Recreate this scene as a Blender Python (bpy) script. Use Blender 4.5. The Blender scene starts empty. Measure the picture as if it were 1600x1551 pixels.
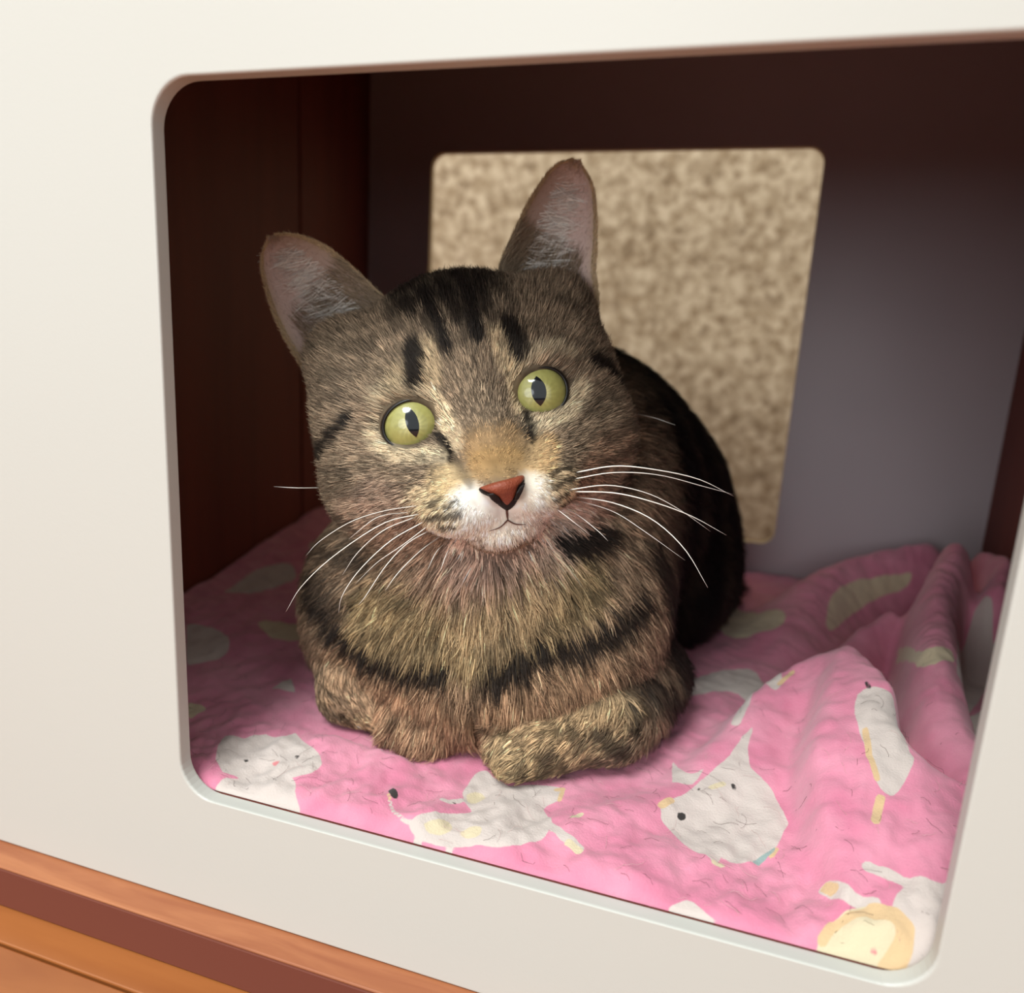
import bpy, math
import numpy as np
from mathutils import Vector, Matrix
from mathutils.bvhtree import BVHTree

# ------------------------------------------------------------------ camera
FPX, CX, CY = 1159.36, 800.0, 775.5
RW = np.array([[0.95337578, 0.11368808, -0.27955257],
               [0.29691191, -0.18754591, 0.93630649],
               [0.05401795, -0.97565442, -0.21255708]])   # camera (x right, y down, z forward) -> world
H = 0.2125                       # height of the lens above the wooden floor (metres)
OFF = np.array([0.0, 0.0, H])
scn = bpy.context.scene
cam = bpy.data.cameras.new('camera')
camo = bpy.data.objects.new('camera', cam)
scn.collection.objects.link(camo)
scn.camera = camo
cam.sensor_width = 36.0
cam.lens = FPX / 1600.0 * 36.0
cam.clip_start = 0.01
cam.clip_end = 50
cam.dof.use_dof = True
cam.dof.focus_distance = 0.236
cam.dof.aperture_fstop = 7.5
m = Matrix.Identity(4)
cols = [RW[:, 0], -RW[:, 1], -RW[:, 2]]
for j in range(3):
    for i in range(3):
        m[i][j] = float(cols[j][i])
m[2][3] = H
camo.matrix_world = m

# ------------------------------------------------------------------ world and lights
world = bpy.data.worlds.new('world')
scn.world = world
world.use_nodes = True
world.node_tree.nodes['Background'].inputs[0].default_value = (0.90, 0.94, 0.93, 1)
world.node_tree.nodes['Background'].inputs[1].default_value = 0.82

def area(name, loc, target, size, power, color):
    l = bpy.data.lights.new(name, 'AREA')
    l.shape = 'DISK'; l.size = size; l.energy = power; l.color = color
    o = bpy.data.objects.new(name, l); scn.collection.objects.link(o)
    o.location = loc
    d = Vector(target) - Vector(loc)
    o.rotation_euler = d.to_track_quat('-Z', 'Y').to_euler()
    return o
area('ceiling_lamp', (-0.35, -0.62, 1.55), (-0.05, 0.25, 0.15), 0.7, 31, (0.885, 0.935, 0.90))
area('window_light', (-0.45, -1.7, 0.50), (0.0, 0.3, 0.12), 1.2, 15, (0.90, 0.94, 0.95))
area('added_wall_fill', (0.15, 0.62, 2.1), (0.0, 0.80, 0.0), 0.5, 5, (0.95, 0.92, 0.85))  # added unseen fill light, brightens the speckled wall behind the cut-out

scn.view_settings.view_transform = 'Standard'
scn.view_settings.look = 'None'
scn.view_settings.gamma = 1
scn.view_settings.use_curve_mapping = False
scn.view_settings.exposure = 0.07

# ------------------------------------------------------------------ helpers
rng = np.random.default_rng(7)

def P(x, y, z):
    """pixel of the photograph + distance along the lens axis -> point (lens-centred, metres)"""
    return RW @ (np.array([(x - CX) / FPX, (y - CY) / FPX, 1.0]) * z)
def raydir(x, y):
    v = RW @ np.array([(x - CX) / FPX, (y - CY) / FPX, 1.0])
    return v / np.linalg.norm(v)
def on_floor(x, y, z):
    v = raydir(x, y); return v * (z / v[2])

def empty(name, loc, label=None, cat=None, group=None):
    o = bpy.data.objects.new(name, None); scn.collection.objects.link(o)
    o.empty_display_size = 0.02
    o.location = Vector(np.array(loc) + OFF)
    if label: o['label'] = label
    if cat: o['category'] = cat
    if group: o['group'] = group
    return o
WL = {}
def base_of(parent):
    return WL.get(parent.name, np.zeros(3)) if parent is not None else np.zeros(3)
def link(o, parent, origin=None):
    """origin: lens-centred point where the object's own origin sits"""
    scn.collection.objects.link(o)
    g = np.array(origin) + OFF if origin is not None else None
    if parent is not None:
        o.parent = parent
    o.location = Vector(g - base_of(parent))
    WL[o.name] = g
def mk(name, verts, faces, mat, parent=None, smooth=True, origin=None, loops=None):
    v = np.asarray(verts, float)
    if origin is None: origin = np.array([v[:, 0].mean(), v[:, 1].mean(), v[:, 2].min()])
    v = v - np.asarray(origin)
    me = bpy.data.meshes.new(name)
    if isinstance(faces, np.ndarray):
        k = faces.shape[1]; n = len(faces)
        me.vertices.add(len(v)); me.vertices.foreach_set('co', v.astype(np.float32).ravel())
        me.loops.add(n * k); me.loops.foreach_set('vertex_index', faces.astype(np.int32).ravel())
        me.polygons.add(n); me.polygons.foreach_set('loop_start', np.arange(0, n * k, k, dtype=np.int32))
        me.update(calc_edges=True); me.validate()
    else:
        me.from_pydata([tuple(a) for a in v], [], faces); me.update()
    if smooth: me.polygons.foreach_set('use_smooth', [True] * len(me.polygons))
    mats = mat if isinstance(mat, (list, tuple)) else [mat]
    for q in mats: me.materials.append(q)
    o = bpy.data.objects.new(name, me)
    link(o, parent, origin)
    return o
def thing(name, loc, label, cat, group=None):
    o = empty(name, loc, label, cat, group); WL[o.name] = np.array(loc) + OFF
    return o
def setcol(o, name, col):
    a = o.data.attributes.new(name, 'FLOAT_COLOR', 'POINT')
    c = np.ones((len(col), 4), np.float32); c[:, :3] = col
    a.data.foreach_set('color', c.ravel())
def setf(o, name, val):
    a = o.data.attributes.new(name, 'FLOAT', 'POINT')
    a.data.foreach_set('value', np.asarray(val, np.float32))
def bevel(o, w=0.001, seg=2):
    b = o.modifiers.new('bevel', 'BEVEL'); b.width = w; b.segments = seg; b.limit_method = 'ANGLE'; b.angle_limit = 0.6
def box(name, lo, hi, mat, parent=None, bw=0.0008):
    x0, y0, z0 = lo; x1, y1, z1 = hi
    v = [(x0,y0,z0),(x1,y0,z0),(x1,y1,z0),(x0,y1,z0),(x0,y0,z1),(x1,y0,z1),(x1,y1,z1),(x0,y1,z1)]
    f = [(0,3,2,1),(4,5,6,7),(0,1,5,4),(1,2,6,5),(2,3,7,6),(3,0,4,7)]
    o = mk(name, v, f, mat, parent, smooth=False)
    if bw: bevel(o, bw)
    return o
def tube(name, pts, radii, mat, parent=None, n=6):
    pts = np.array(pts, float); K = len(pts)
    t = np.gradient(pts, axis=0); t /= np.linalg.norm(t, axis=1)[:, None] + 1e-12
    a = np.cross(t, [0.13, 0.31, 0.94]); a /= np.linalg.norm(a, axis=1)[:, None]
    b = np.cross(t, a)
    ang = np.linspace(0, 2 * np.pi, n, endpoint=False)
    v = pts[:, None] + np.array(radii)[:, None, None] * (np.cos(ang)[None, :, None] * a[:, None] + np.sin(ang)[None, :, None] * b[:, None])
    v = v.reshape(-1, 3); f = []
    for k in range(K - 1):
        for j in range(n):
            f.append((k*n+j, k*n+(j+1) % n, (k+1)*n+(j+1) % n, (k+1)*n+j))
    f.append(tuple(range(n-1, -1, -1))); f.append(tuple((K-1)*n+j for j in range(n)))
    return mk(name, v, f, mat, parent, origin=pts[0])
def spline(pts, n):
    """Catmull-Rom through the points"""
    p = np.array(pts, float); p = np.vstack([2*p[0]-p[1], p, 2*p[-1]-p[-2]])
    m_ = len(p) - 3; out = []
    for s in np.linspace(0, m_ - 1e-9, n):
        i = int(s); u = s - i
        a, b, c, d = p[i], p[i+1], p[i+2], p[i+3]
        out.append(0.5*((2*b)+(-a+c)*u+(2*a-5*b+4*c-d)*u*u+(-a+3*b-3*c+d)*u**3))
    return np.array(out)
def sstep(a, b, x):
    t = np.clip((x - a) / (b - a), 0, 1); return t * t * (3 - 2 * t)
_ph = rng.uniform(0, 6.28, (64,)); _dr = rng.normal(size=(64, 3)); _dr /= np.linalg.norm(_dr, axis=1)[:, None]
def noise(p, scale, seed=0, octv=3):
    """smooth pseudo noise, about -1..1; p in metres, scale = wavelength in metres"""
    out = np.zeros(len(p)); amp = 1.0; tot = 0
    for o_ in range(octv):
        for k in range(5):
            i = (seed * 7 + o_ * 5 + k * 3) % 64; j = (seed * 5 + k * 11 + o_) % 64
            q = p @ _dr[i] * (6.283 / scale * (1 + .13 * k)) + _ph[j]
            out += amp * np.sin(q + 1.7 * np.sin(p @ _dr[j] * (4.1 / scale) + _ph[i])) / 2.4
        tot += amp; amp *= .55; scale *= .47
    return out / tot

# ------------------------------------------------------------------ materials
def S(h):
    c = np.array([int(h[i:i+2], 16) for i in (0, 2, 4)]) / 255.0
    return np.where(c <= .04045, c / 12.92, ((c + .055) / 1.055) ** 2.4)
def nmat(name):
    q = bpy.data.materials.new(name); q.use_nodes = True
    return q, q.node_tree.nodes, q.node_tree.links, q.node_tree.nodes['Principled BSDF']
def plain(name, col, rough=.5, spec=.5, coat=0, bump=0, bscale=400, var=0, vscale=30):
    q, N, L, B = nmat(name)
    B.inputs['Base Color'].default_value = (*col, 1)
    B.inputs['Roughness'].default_value = rough
    B.inputs['Specular IOR Level'].default_value = spec
    B.inputs['Coat Weight'].default_value = coat
    B.inputs['Coat Roughness'].default_value = .04
    if bump or var:
        tc = N.new('ShaderNodeTexCoord'); nz = N.new('ShaderNodeTexNoise')
        nz.inputs['Scale'].default_value = bscale; nz.inputs['Detail'].default_value = 4
        L.new(tc.outputs['Object'], nz.inputs['Vector'])
        if bump:
            bm = N.new('ShaderNodeBump'); bm.inputs['Strength'].default_value = bump; bm.inputs['Distance'].default_value = .0006
            L.new(nz.outputs['Fac'], bm.inputs['Height']); L.new(bm.outputs['Normal'], B.inputs['Normal'])
        if var:
            n2 = N.new('ShaderNodeTexNoise'); n2.inputs['Scale'].default_value = vscale
            L.new(tc.outputs['Object'], n2.inputs['Vector'])
            r = N.new('ShaderNodeValToRGB')
            r.color_ramp.elements[0].position = .3; r.color_ramp.elements[1].position = .7
            r.color_ramp.elements[0].color = (*(np.array(col) * (1 - var)), 1)
            r.color_ramp.elements[1].color = (*np.minimum(np.array(col) * (1 + var), 1), 1)
            L.new(n2.outputs['Fac'], r.inputs['Fac']); L.new(r.outputs['Color'], B.inputs['Base Color'])
    return q
def wood(name, c0, c1, rough=.35, axis=0, scale=14, stretch=14, coat=0):
    q, N, L, B = nmat(name)
    tc = N.new('ShaderNodeTexCoord'); mp = N.new('ShaderNodeMapping')
    s = [scale] * 3; s[axis] = scale / stretch
    mp.inputs['Scale'].default_value = s
    nz = N.new('ShaderNodeTexNoise'); nz.inputs['Scale'].default_value = 6; nz.inputs['Detail'].default_value = 6
    nz.inputs['Distortion'].default_value = .6
    L.new(tc.outputs['Object'], mp.inputs['Vector']); L.new(mp.outputs['Vector'], nz.inputs['Vector'])
    r = N.new('ShaderNodeValToRGB'); r.color_ramp.elements[0].position = .32; r.color_ramp.elements[1].position = .68
    r.color_ramp.elements[0].color = (*c0, 1); r.color_ramp.elements[1].color = (*c1, 1)
    L.new(nz.outputs['Fac'], r.inputs['Fac']); L.new(r.outputs['Color'], B.inputs['Base Color'])
    B.inputs['Roughness'].default_value = rough; B.inputs['Coat Weight'].default_value = coat
    B.inputs['Coat Roughness'].default_value = .15
    return q
M_white = plain('white_laminate', S('C2C0BA'), .42, .4, bump=.05, bscale=900)
M_mahog = wood('dark_red_wood', S('642619'), S('74301F'), .6, axis=2, scale=9)
M_back = plain('purple_brown_laminate', S('B0A4A8'), .42, .35, var=.05, vscale=8)
M_edge = plain('raw_edge', S('C9B48E'), .7, .2)
M_ledge = wood('light_ledge_wood', S('965636'), S('AE6E48'), .45, axis=0, scale=30, stretch=9)
M_lface = plain('brown_edge_band', S('6E3A2E'), .5, .3, bump=.03)
M_plank = wood('floor_plank_wood', S('905026'), S('A66434'), .3, axis=0, scale=12, stretch=10, coat=.3)
M_gap = plain('floor_gap', S('3a2415'), .8, .1)

def speckle():
    q, N, L, B = nmat('beige_speckled_wall')
    tc = N.new('ShaderNodeTexCoord')
    n1 = N.new('ShaderNodeTexNoise'); n1.inputs['Scale'].default_value = 75; n1.inputs['Detail'].default_value = 2
    n2 = N.new('ShaderNodeTexVoronoi'); n2.inputs['Scale'].default_value = 85
    n3 = N.new('ShaderNodeTexNoise'); n3.inputs['Scale'].default_value = 150; n3.inputs['Detail'].default_value = 3
    for n_ in (n1, n2, n3): L.new(tc.outputs['Object'], n_.inputs['Vector'])
    r1 = N.new('ShaderNodeValToRGB'); e = r1.color_ramp.elements
    e[0].position = .33; e[0].color = (*S('8C765B'), 1); e[1].position = .66; e[1].color = (*S('B6A186'), 1)
    r1.color_ramp.elements.new(.5).color = (*S('A28D72'), 1)
    L.new(n1.outputs['Fac'], r1.inputs['Fac'])
    r3 = N.new('ShaderNodeValToRGB'); e = r3.color_ramp.elements
    e[0].position = .36; e[0].color = (.62, .56, .5, 1); e[1].position = .5; e[1].color = (1, 1, 1, 1)
    L.new(n3.outputs['Fac'], r3.inputs['Fac'])
    mx = N.new('ShaderNodeMix'); mx.data_type = 'RGBA'; mx.blend_type = 'MULTIPLY'; mx.inputs[0].default_value = .6
    L.new(r1.outputs['Color'], mx.inputs[6]); L.new(r3.outputs['Color'], mx.inputs[7])
    m2 = N.new('ShaderNodeMix'); m2.data_type = 'RGBA'; m2.inputs[0].default_value = .25
    sc = N.new('ShaderNodeHueSaturation'); sc.inputs['Saturation'].default_value = 0
    L.new(n2.outputs['Color'], sc.inputs['Color'])
    m2.blend_type = 'SOFT_LIGHT'
    L.new(mx.outputs[2], m2.inputs[6]); L.new(sc.outputs['Color'], m2.inputs[7])
    L.new(m2.outputs[2], B.inputs['Base Color']); B.inputs['Roughness'].default_value = .85
    bp = N.new('ShaderNodeBump'); bp.inputs['Distance'].default_value = .001; bp.inputs['Strength'].default_value = .4
    L.new(n3.outputs['Fac'], bp.inputs['Height']); L.new(bp.outputs['Normal'], B.inputs['Normal'])
    return q
M_speck = speckle()

def vcol(name, rough=.7, spec=.2, attr='col', coat=0, sheen=0, bump=0):
    q, N, L, B = nmat(name)
    a = N.new('ShaderNodeAttribute'); a.attribute_name = attr
    L.new(a.outputs['Color'], B.inputs['Base Color'])
    B.inputs['Roughness'].default_value = rough; B.inputs['Specular IOR Level'].default_value = spec
    B.inputs['Coat Weight'].default_value = coat; B.inputs['Sheen Weight'].default_value = sheen
    return q

# ------------------------------------------------------------------ room: floor planks, wall
D = 0.18                                  # distance from lens to front of the cabinet
floor = box('floor', (-1.5, -1.6, -H - .04), (1.5, 1.2, -H - .012), M_gap, bw=0)
floor['kind'] = 'structure'
for k in range(-8, 8):
    y0 = .157 + k * .092
    for x0, x1 in ((-1.5, -.48), (-.48 + .0006, .55), (.5506, 1.5)):
        s = (.31 * (k % 3)) - .3 if -1.5 < x0 else 0
        e = (.31 * (k % 3)) - .3 if x1 < 1.4 else 0
        p_ = box('plank', (x0 + s + .0004, y0 + .0005, -H - .012), (x1 + e - .0004, min(y0 + .0915, .859), -H), M_plank, floor, bw=.0006)
wall = box('wall_back', (-1.5, .860, -H), (1.5, .92, 1.2), M_speck, bw=0)
wall['kind'] = 'structure'

# ------------------------------------------------------------------ cabinet
cab = thing('cat_cabinet', (-.06, .36, -.2122),
            'white-fronted wooden pet cabinet with rounded square opening around the cat', 'cabinet')
YB = 2.9 * D                               # inner face of the back panel
XL, XR = -.279, .156                       # inner faces of the side panels
ZF, ZC = -.1548, .215                      # cabinet floor, underside of its top
def rrect(x0, x1, z0, z1, r, n=10):
    pts = []
    for cx, cz, a0 in ((x1-r, z1-r, 0), (x0+r, z1-r, 90), (x0+r, z0+r, 180), (x1-r, z0+r, 270)):
        for k in range(n + 1):
            a = math.radians(a0 + 90 * k / n); pts.append((cx + r*math.cos(a), cz + r*math.sin(a)))
    return pts
def holed_panel(name, X0, X1, Z0, Z1, hole, r, y0, y1, mat, parent, bw=.0008, edge_mat=None, n=10):
    inner = rrect(*hole, r, n); m_ = len(inner); n1 = n + 1
    corners = [(X1, Z1), (X0, Z1), (X0, Z0), (X1, Z0)]
    def side(y):
        v = [(x, y, z) for x, z in inner] + [(x, y, z) for x, z in corners]
        return v
    v = side(y0) + side(y1); nn = m_ + 4; f = []; mi = []
    for c in range(4):
        for k in range(n):
            a, b = c*n1+k, c*n1+k+1
            f.append((m_+c, b, a)); mi.append(0); f.append((nn+m_+c, nn+a, nn+b)); mi.append(0)
        a = c*n1+n; b = ((c+1) % 4)*n1; d_ = m_ + (c+1) % 4
        f.append((m_+c, d_, b, a)); mi.append(0); f.append((nn+m_+c, nn+a, nn+b, nn+d_)); mi.append(0)
        f.append((m_+c, nn+m_+c, nn+d_, d_)); mi.append(0)
    for k in range(m_):
        a, b = k, (k+1) % m_
        f.append((a, b, nn+b, nn+a)); mi.append(1 if edge_mat else 0)
    o = mk(name, v, f, [mat] + ([edge_mat] if edge_mat else []), parent, smooth=False)
    for p_, i_ in zip(o.data.polygons, mi): p_.material_index = i_
    if bw: bevel(o, bw, 3)
    return o
fp = holed_panel('front_panel', -.297, .174, -.1962, .24, (-.9030*D, .3413*D, -.8607*D, .3476*D), .0125, D, D+.0052, M_white, cab, bw=.0008)
fp['label'] = 'white laminate front panel with rounded opening'
M_backin = M_back
bp_ = holed_panel('back_panel', XL, XR, ZF - .012, ZC, (-.2290, .0322, -.1305, .1226), .0095, YB, YB+.005, M_back, cab, bw=0, edge_mat=M_edge)
bp_['label'] = 'purple-brown back panel with a rounded cut-out'
box('side_panel', (XL-.016, D+.0054, -.1962), (XL, .4320, ZC), M_mahog, cab)
box('side_panel', (XL-.016, .4330, -.1962), (XL+.0006, YB+.004, ZC), M_mahog, cab)
box('side_panel', (XR, D+.0054, -.1962), (XR+.016, YB+.004, ZC), M_mahog, cab)
box('bottom_panel', (XL+.0004, D+.0054, ZF-.012), (XR-.0004, YB-.0004, ZF), M_mahog, cab)
box('top_panel', (XL-.016, D+.0054, ZC), (XR+.016, YB+.005, ZC+.014), M_back, cab)
led = box('base_ledge', (-.32, .1702, -.2118), (.19, YB, -.1964), M_ledge, cab, bw=.0004)
led['label'] = 'light wood base ledge under the white front'
lf = box('edge_band', (-.32, .1694, -.2120), (.19, .1701, -.1970), M_lface, led, bw=.0001)
lf['label'] = 'dark brown edge band'

# ------------------------------------------------------------------ SDF of the cat (millimetres)
eyeMid = P(745, 637, .240)
Fd = -raydir(760, 690)
img_r = RW @ np.array([.970, -.243, 0]); img_u = RW @ np.array([-.243, -.970, 0])
yaw = math.radians(3.0)
Fh = Fd * math.cos(yaw) + img_r * math.sin(yaw); Fh /= np.linalg.norm(Fh)
Uh = img_u - Fh * (img_u @ Fh); Uh /= np.linalg.norm(Uh)
Rh = np.cross(Uh, Fh)
HB = np.stack([Rh, Uh, Fh])                # world -> head local
O_h = eyeMid
def to_local(p): return ((p - O_h) @ HB.T) * 1000.0
def to_world(p): return (np.asarray(p, float) / 1000.0) @ HB + O_h

def smin(a, b, k):
    h = np.clip(.5 + .5*(b-a)/k, 0, 1); return b*(1-h) + a*h - k*h*(1-h)
def ell(p, c, r, rot=None):
    q = p - np.array(c, float)
    if rot is not None: q = q @ rot
    r = np.array(r, float)
    k0 = np.linalg.norm(q / r, axis=1); k1 = np.linalg.norm(q / (r*r), axis=1)
    return k0 * (k0 - 1) / np.maximum(k1, 1e-6)
def cap(p, a, b, ra, rb):
    a = np.array(a, float); b = np.array(b, float); ba = b - a
    t = np.clip(((p - a) @ ba) / (ba @ ba), 0, 1)
    return np.linalg.norm(p - a - t[:, None]*ba, axis=1) - (ra + (rb-ra)*t)
def sdf_head(l):
    x = np.abs(np.where(l[:, 0] < -24, (l[:, 0] + 24) * .93 - 24, l[:, 0])); s = np.stack([x, l[:, 1], l[:, 2]], 1)
    d = ell(s, (0, 8, -37), (44, 42, 38))                   # cranium
    d = smin(d, ell(s, (25, -17, -29), (30, 26, 27)), 14)   # cheek
    d = smin(d, ell(s, (35, 7, -37), (18, 29, 24)), 12)     # side of the skull
    d = smin(d, ell(s, (37, 29, -37), (13, 13, 11)), 10)    # foot of the ear
    d = smin(d, ell(s, (14, -21, -10), (20, 16, 17)), 10)    # middle of the face
    d = smin(d, cap(s, (0, 16, -9), (0, -18, 7), 10, 7.5), 10)    # bridge of the nose
    d = smin(d, ell(s, (20, 10.5, -11), (13, 8, 9)), 7)     # brow
    d = smin(d, ell(s, (9.5, -30, 4), (14.5, 9.5, 10.5)), 9)    # whisker pads
    d = smin(d, ell(s, (0, -25, 10), (6.5, 5.5, 7.5)), 3.5)     # nose tip
    d = smin(d, ell(s, (0, -40, -2), (13, 7.5, 12)), 5)     # chin
    d = -smin(-d, ell(s, (21.5, 0, 5), (8.6, 7.0, 12)), 3)  # eye socket
    return d
nkA = to_world((0, -2, -50)) * 1000
def sdf_body(p):
    d = ell(p, (-80, 405, -88), (78, 88, 62))                         # rump
    d = smin(d, ell(p, (-80, 345, -76), (66, 95, 72)), 25)            # back
    d = smin(d, ell(p, (-92, 272, -104), (64, 42, 48)), 22)           # chest
    d = smin(d, ell(p, (-88, 254, -123), (50, 31, 30)), 14)           # brisket
    d = smin(d, cap(p, nkA, (-90, 282, -82), 38, 48), 20)             # neck
    d = smin(d, ell(p, (-140, 276, -112), (24, 40, 34)), 16)          # left shoulder
    d = smin(d, ell(p, (-42, 288, -112), (22, 42, 34)), 16)           # right shoulder
    d = smin(d, ell(p, (-20, 400, -118), (26, 56, 34)), 18)           # right thigh
    d = smin(d, ell(p, (-142, 400, -118), (26, 56, 34)), 18)
    d = smin(d, cap(p, (-26, 288, -131), (-33, 249, -136), 16, 13.5), 9)      # right forearm
    d = smin(d, cap(p, (-33, 249, -136), (-55, 231, -140), 13, 11), 5)
    for tx, ty in ((-60, 224), (-65, 229), (-69, 235)):
        d = smin(d, ell(p, (tx, ty, -143), (8, 7, 7)), 3)
    d = smin(d, cap(p, (-148, 264, -130), (-132, 240, -138), 15, 12), 9)      # left forearm
    d = smin(d, cap(p, (-132, 240, -138), (-96, 232, -142), 12, 9), 8)
    d = smin(d, cap(p, (-130, 470, -138), (-20, 478, -138), 11, 12), 6)       # tail curled round the rump
    d = smin(d, cap(p, (-20, 478, -138), (0, 440, -139), 12, 9), 5)
    return d
def sdf(p):
    """p lens-centred metres"""
    w = p * 1000.0
    return smin(sdf_head(to_local(p)), sdf_body(w), 9)

def surface_nets(fn, lo, hi, h):
    xs = [np.arange(lo[i], hi[i], h) for i in range(3)]
    nx, ny, nz = map(len, xs)
    G = np.stack(np.meshgrid(*xs, indexing='ij'), -1).reshape(-1, 3)
    val = np.concatenate([fn(G[i:i+400000]) for i in range(0, len(G), 400000)]).reshape(nx, ny, nz)
    G = G.reshape(nx, ny, nz, 3)
    acc = np.zeros((nx-1, ny-1, nz-1, 3)); cnt = np.zeros((nx-1, ny-1, nz-1))
    ins = val < 0
    C = [(i, j, k) for i in (0, 1) for j in (0, 1) for k in (0, 1)]
    def sl(c): return tuple(slice(c[i], [nx, ny, nz][i] - 1 + c[i]) for i in range(3))
    for a in C:
        for ax in range(3):
            if a[ax] == 1: continue
            b = list(a); b[ax] = 1
            va, vb = val[sl(a)], val[sl(b)]
            cr = (va < 0) != (vb < 0)
            t = np.where(cr, va / np.where(cr, va - vb, 1), 0)
            pt = G[sl(a)] + t[..., None] * (G[sl(b)] - G[sl(a)])
            acc += pt * cr[..., None]; cnt += cr
    act = cnt > 0
    idx = -np.ones(act.shape, np.int64); idx[act] = np.arange(act.sum())
    V = acc[act] / cnt[act][:, None]
    F = []
    for ax in range(3):
        sA = [slice(1, -1)] * 3; sA[ax] = slice(0, -1)
        sB = [slice(1, -1)] * 3; sB[ax] = slice(1, None)
        ia, ib = ins[tuple(sA)], ins[tuple(sB)]
        o1, o2 = [(1, 2), (2, 0), (0, 1)][ax]
        quad = []
        for d1, d2 in ((0, 0), (1, 0), (1, 1), (0, 1)):
            s = [None]*3
            n_ = [nx, ny, nz]
            s[ax] = slice(0, n_[ax]-1)
            s[o1] = slice(0+1-d1, n_[o1]-1-d1); s[o2] = slice(0+1-d2, n_[o2]-1-d2)
            quad.append(idx[tuple(s)])
        q = np.stack(quad, -1)
        f1 = ia & ~ib; f2 = ~ia & ib
        F.append(q[f1][:, ::-1]); F.append(q[f2])
    F = np.concatenate(F)
    return V, F[:, ::-1]
def grad(p, e=.0004):
    g = np.zeros_like(p)
    for i in range(3):
        d = np.zeros(3); d[i] = e
        g[:, i] = sdf(p + d) - sdf(p - d)
    return g / (np.linalg.norm(g, axis=1)[:, None] + 1e-9)

CV, CF = surface_nets(sdf, (-.185, .170, -.156), (.035, .505, .030), .0018)
# push onto the exact surface
for _ in range(2):
    g = grad(CV); CV = CV - g * (sdf(CV) / 1000.0 * .8)[:, None]
CV[:, 2] = np.maximum(CV[:, 2], -.1504)          # flattened where she lies
CN = grad(CV)
# orientation check
t0 = CV[CF[:, 0]]; nrm = np.cross(CV[CF[:, 1]] - t0, CV[CF[:, 2]] - t0)
if (np.einsum('ij,ij->i', nrm, CN[CF[:, 0]]) > 0).mean() < .5: CF = CF[:, ::-1]
BV = BVHTree.FromPolygons([tuple(v) for v in CV], [tuple(int(i) for i in f) for f in CF])
def hit(x, y):
    r = BV.ray_cast(Vector((0, 0, 0)), Vector(raydir(x, y)))
    return (np.array(r[0]), np.array(r[1])) if r[0] is not None else (None, None)
print('cat mesh', len(CV), len(CF))
FURK = 1.0                          # density of the fur
# ------------------------------------------------------------------ the cat
cat = thing('cat', (-.08, .33, -.150), 'brown tabby cat with green eyes lying on the pink blanket inside the cabinet', 'cat')

def hits(pts):
    """points of the photograph laid onto the cat's skin"""
    out = []
    for x, y in pts:
        h_, n_ = hit(x, y)
        if h_ is not None: out.append(h_)
    return np.array(out)
def segdist(p, line):
    line = np.asarray(line)
    if len(line) == 1: return np.linalg.norm(p - line[0], axis=1)
    best = np.full(len(p), 1e9)
    for a, b in zip(line[:-1], line[1:]):
        ba = b - a
        t = np.clip(((p - a) @ ba) / (ba @ ba + 1e-12), 0, 1)
        best = np.minimum(best, np.linalg.norm(p - a - t[:, None] * ba, axis=1))
    return best
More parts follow.
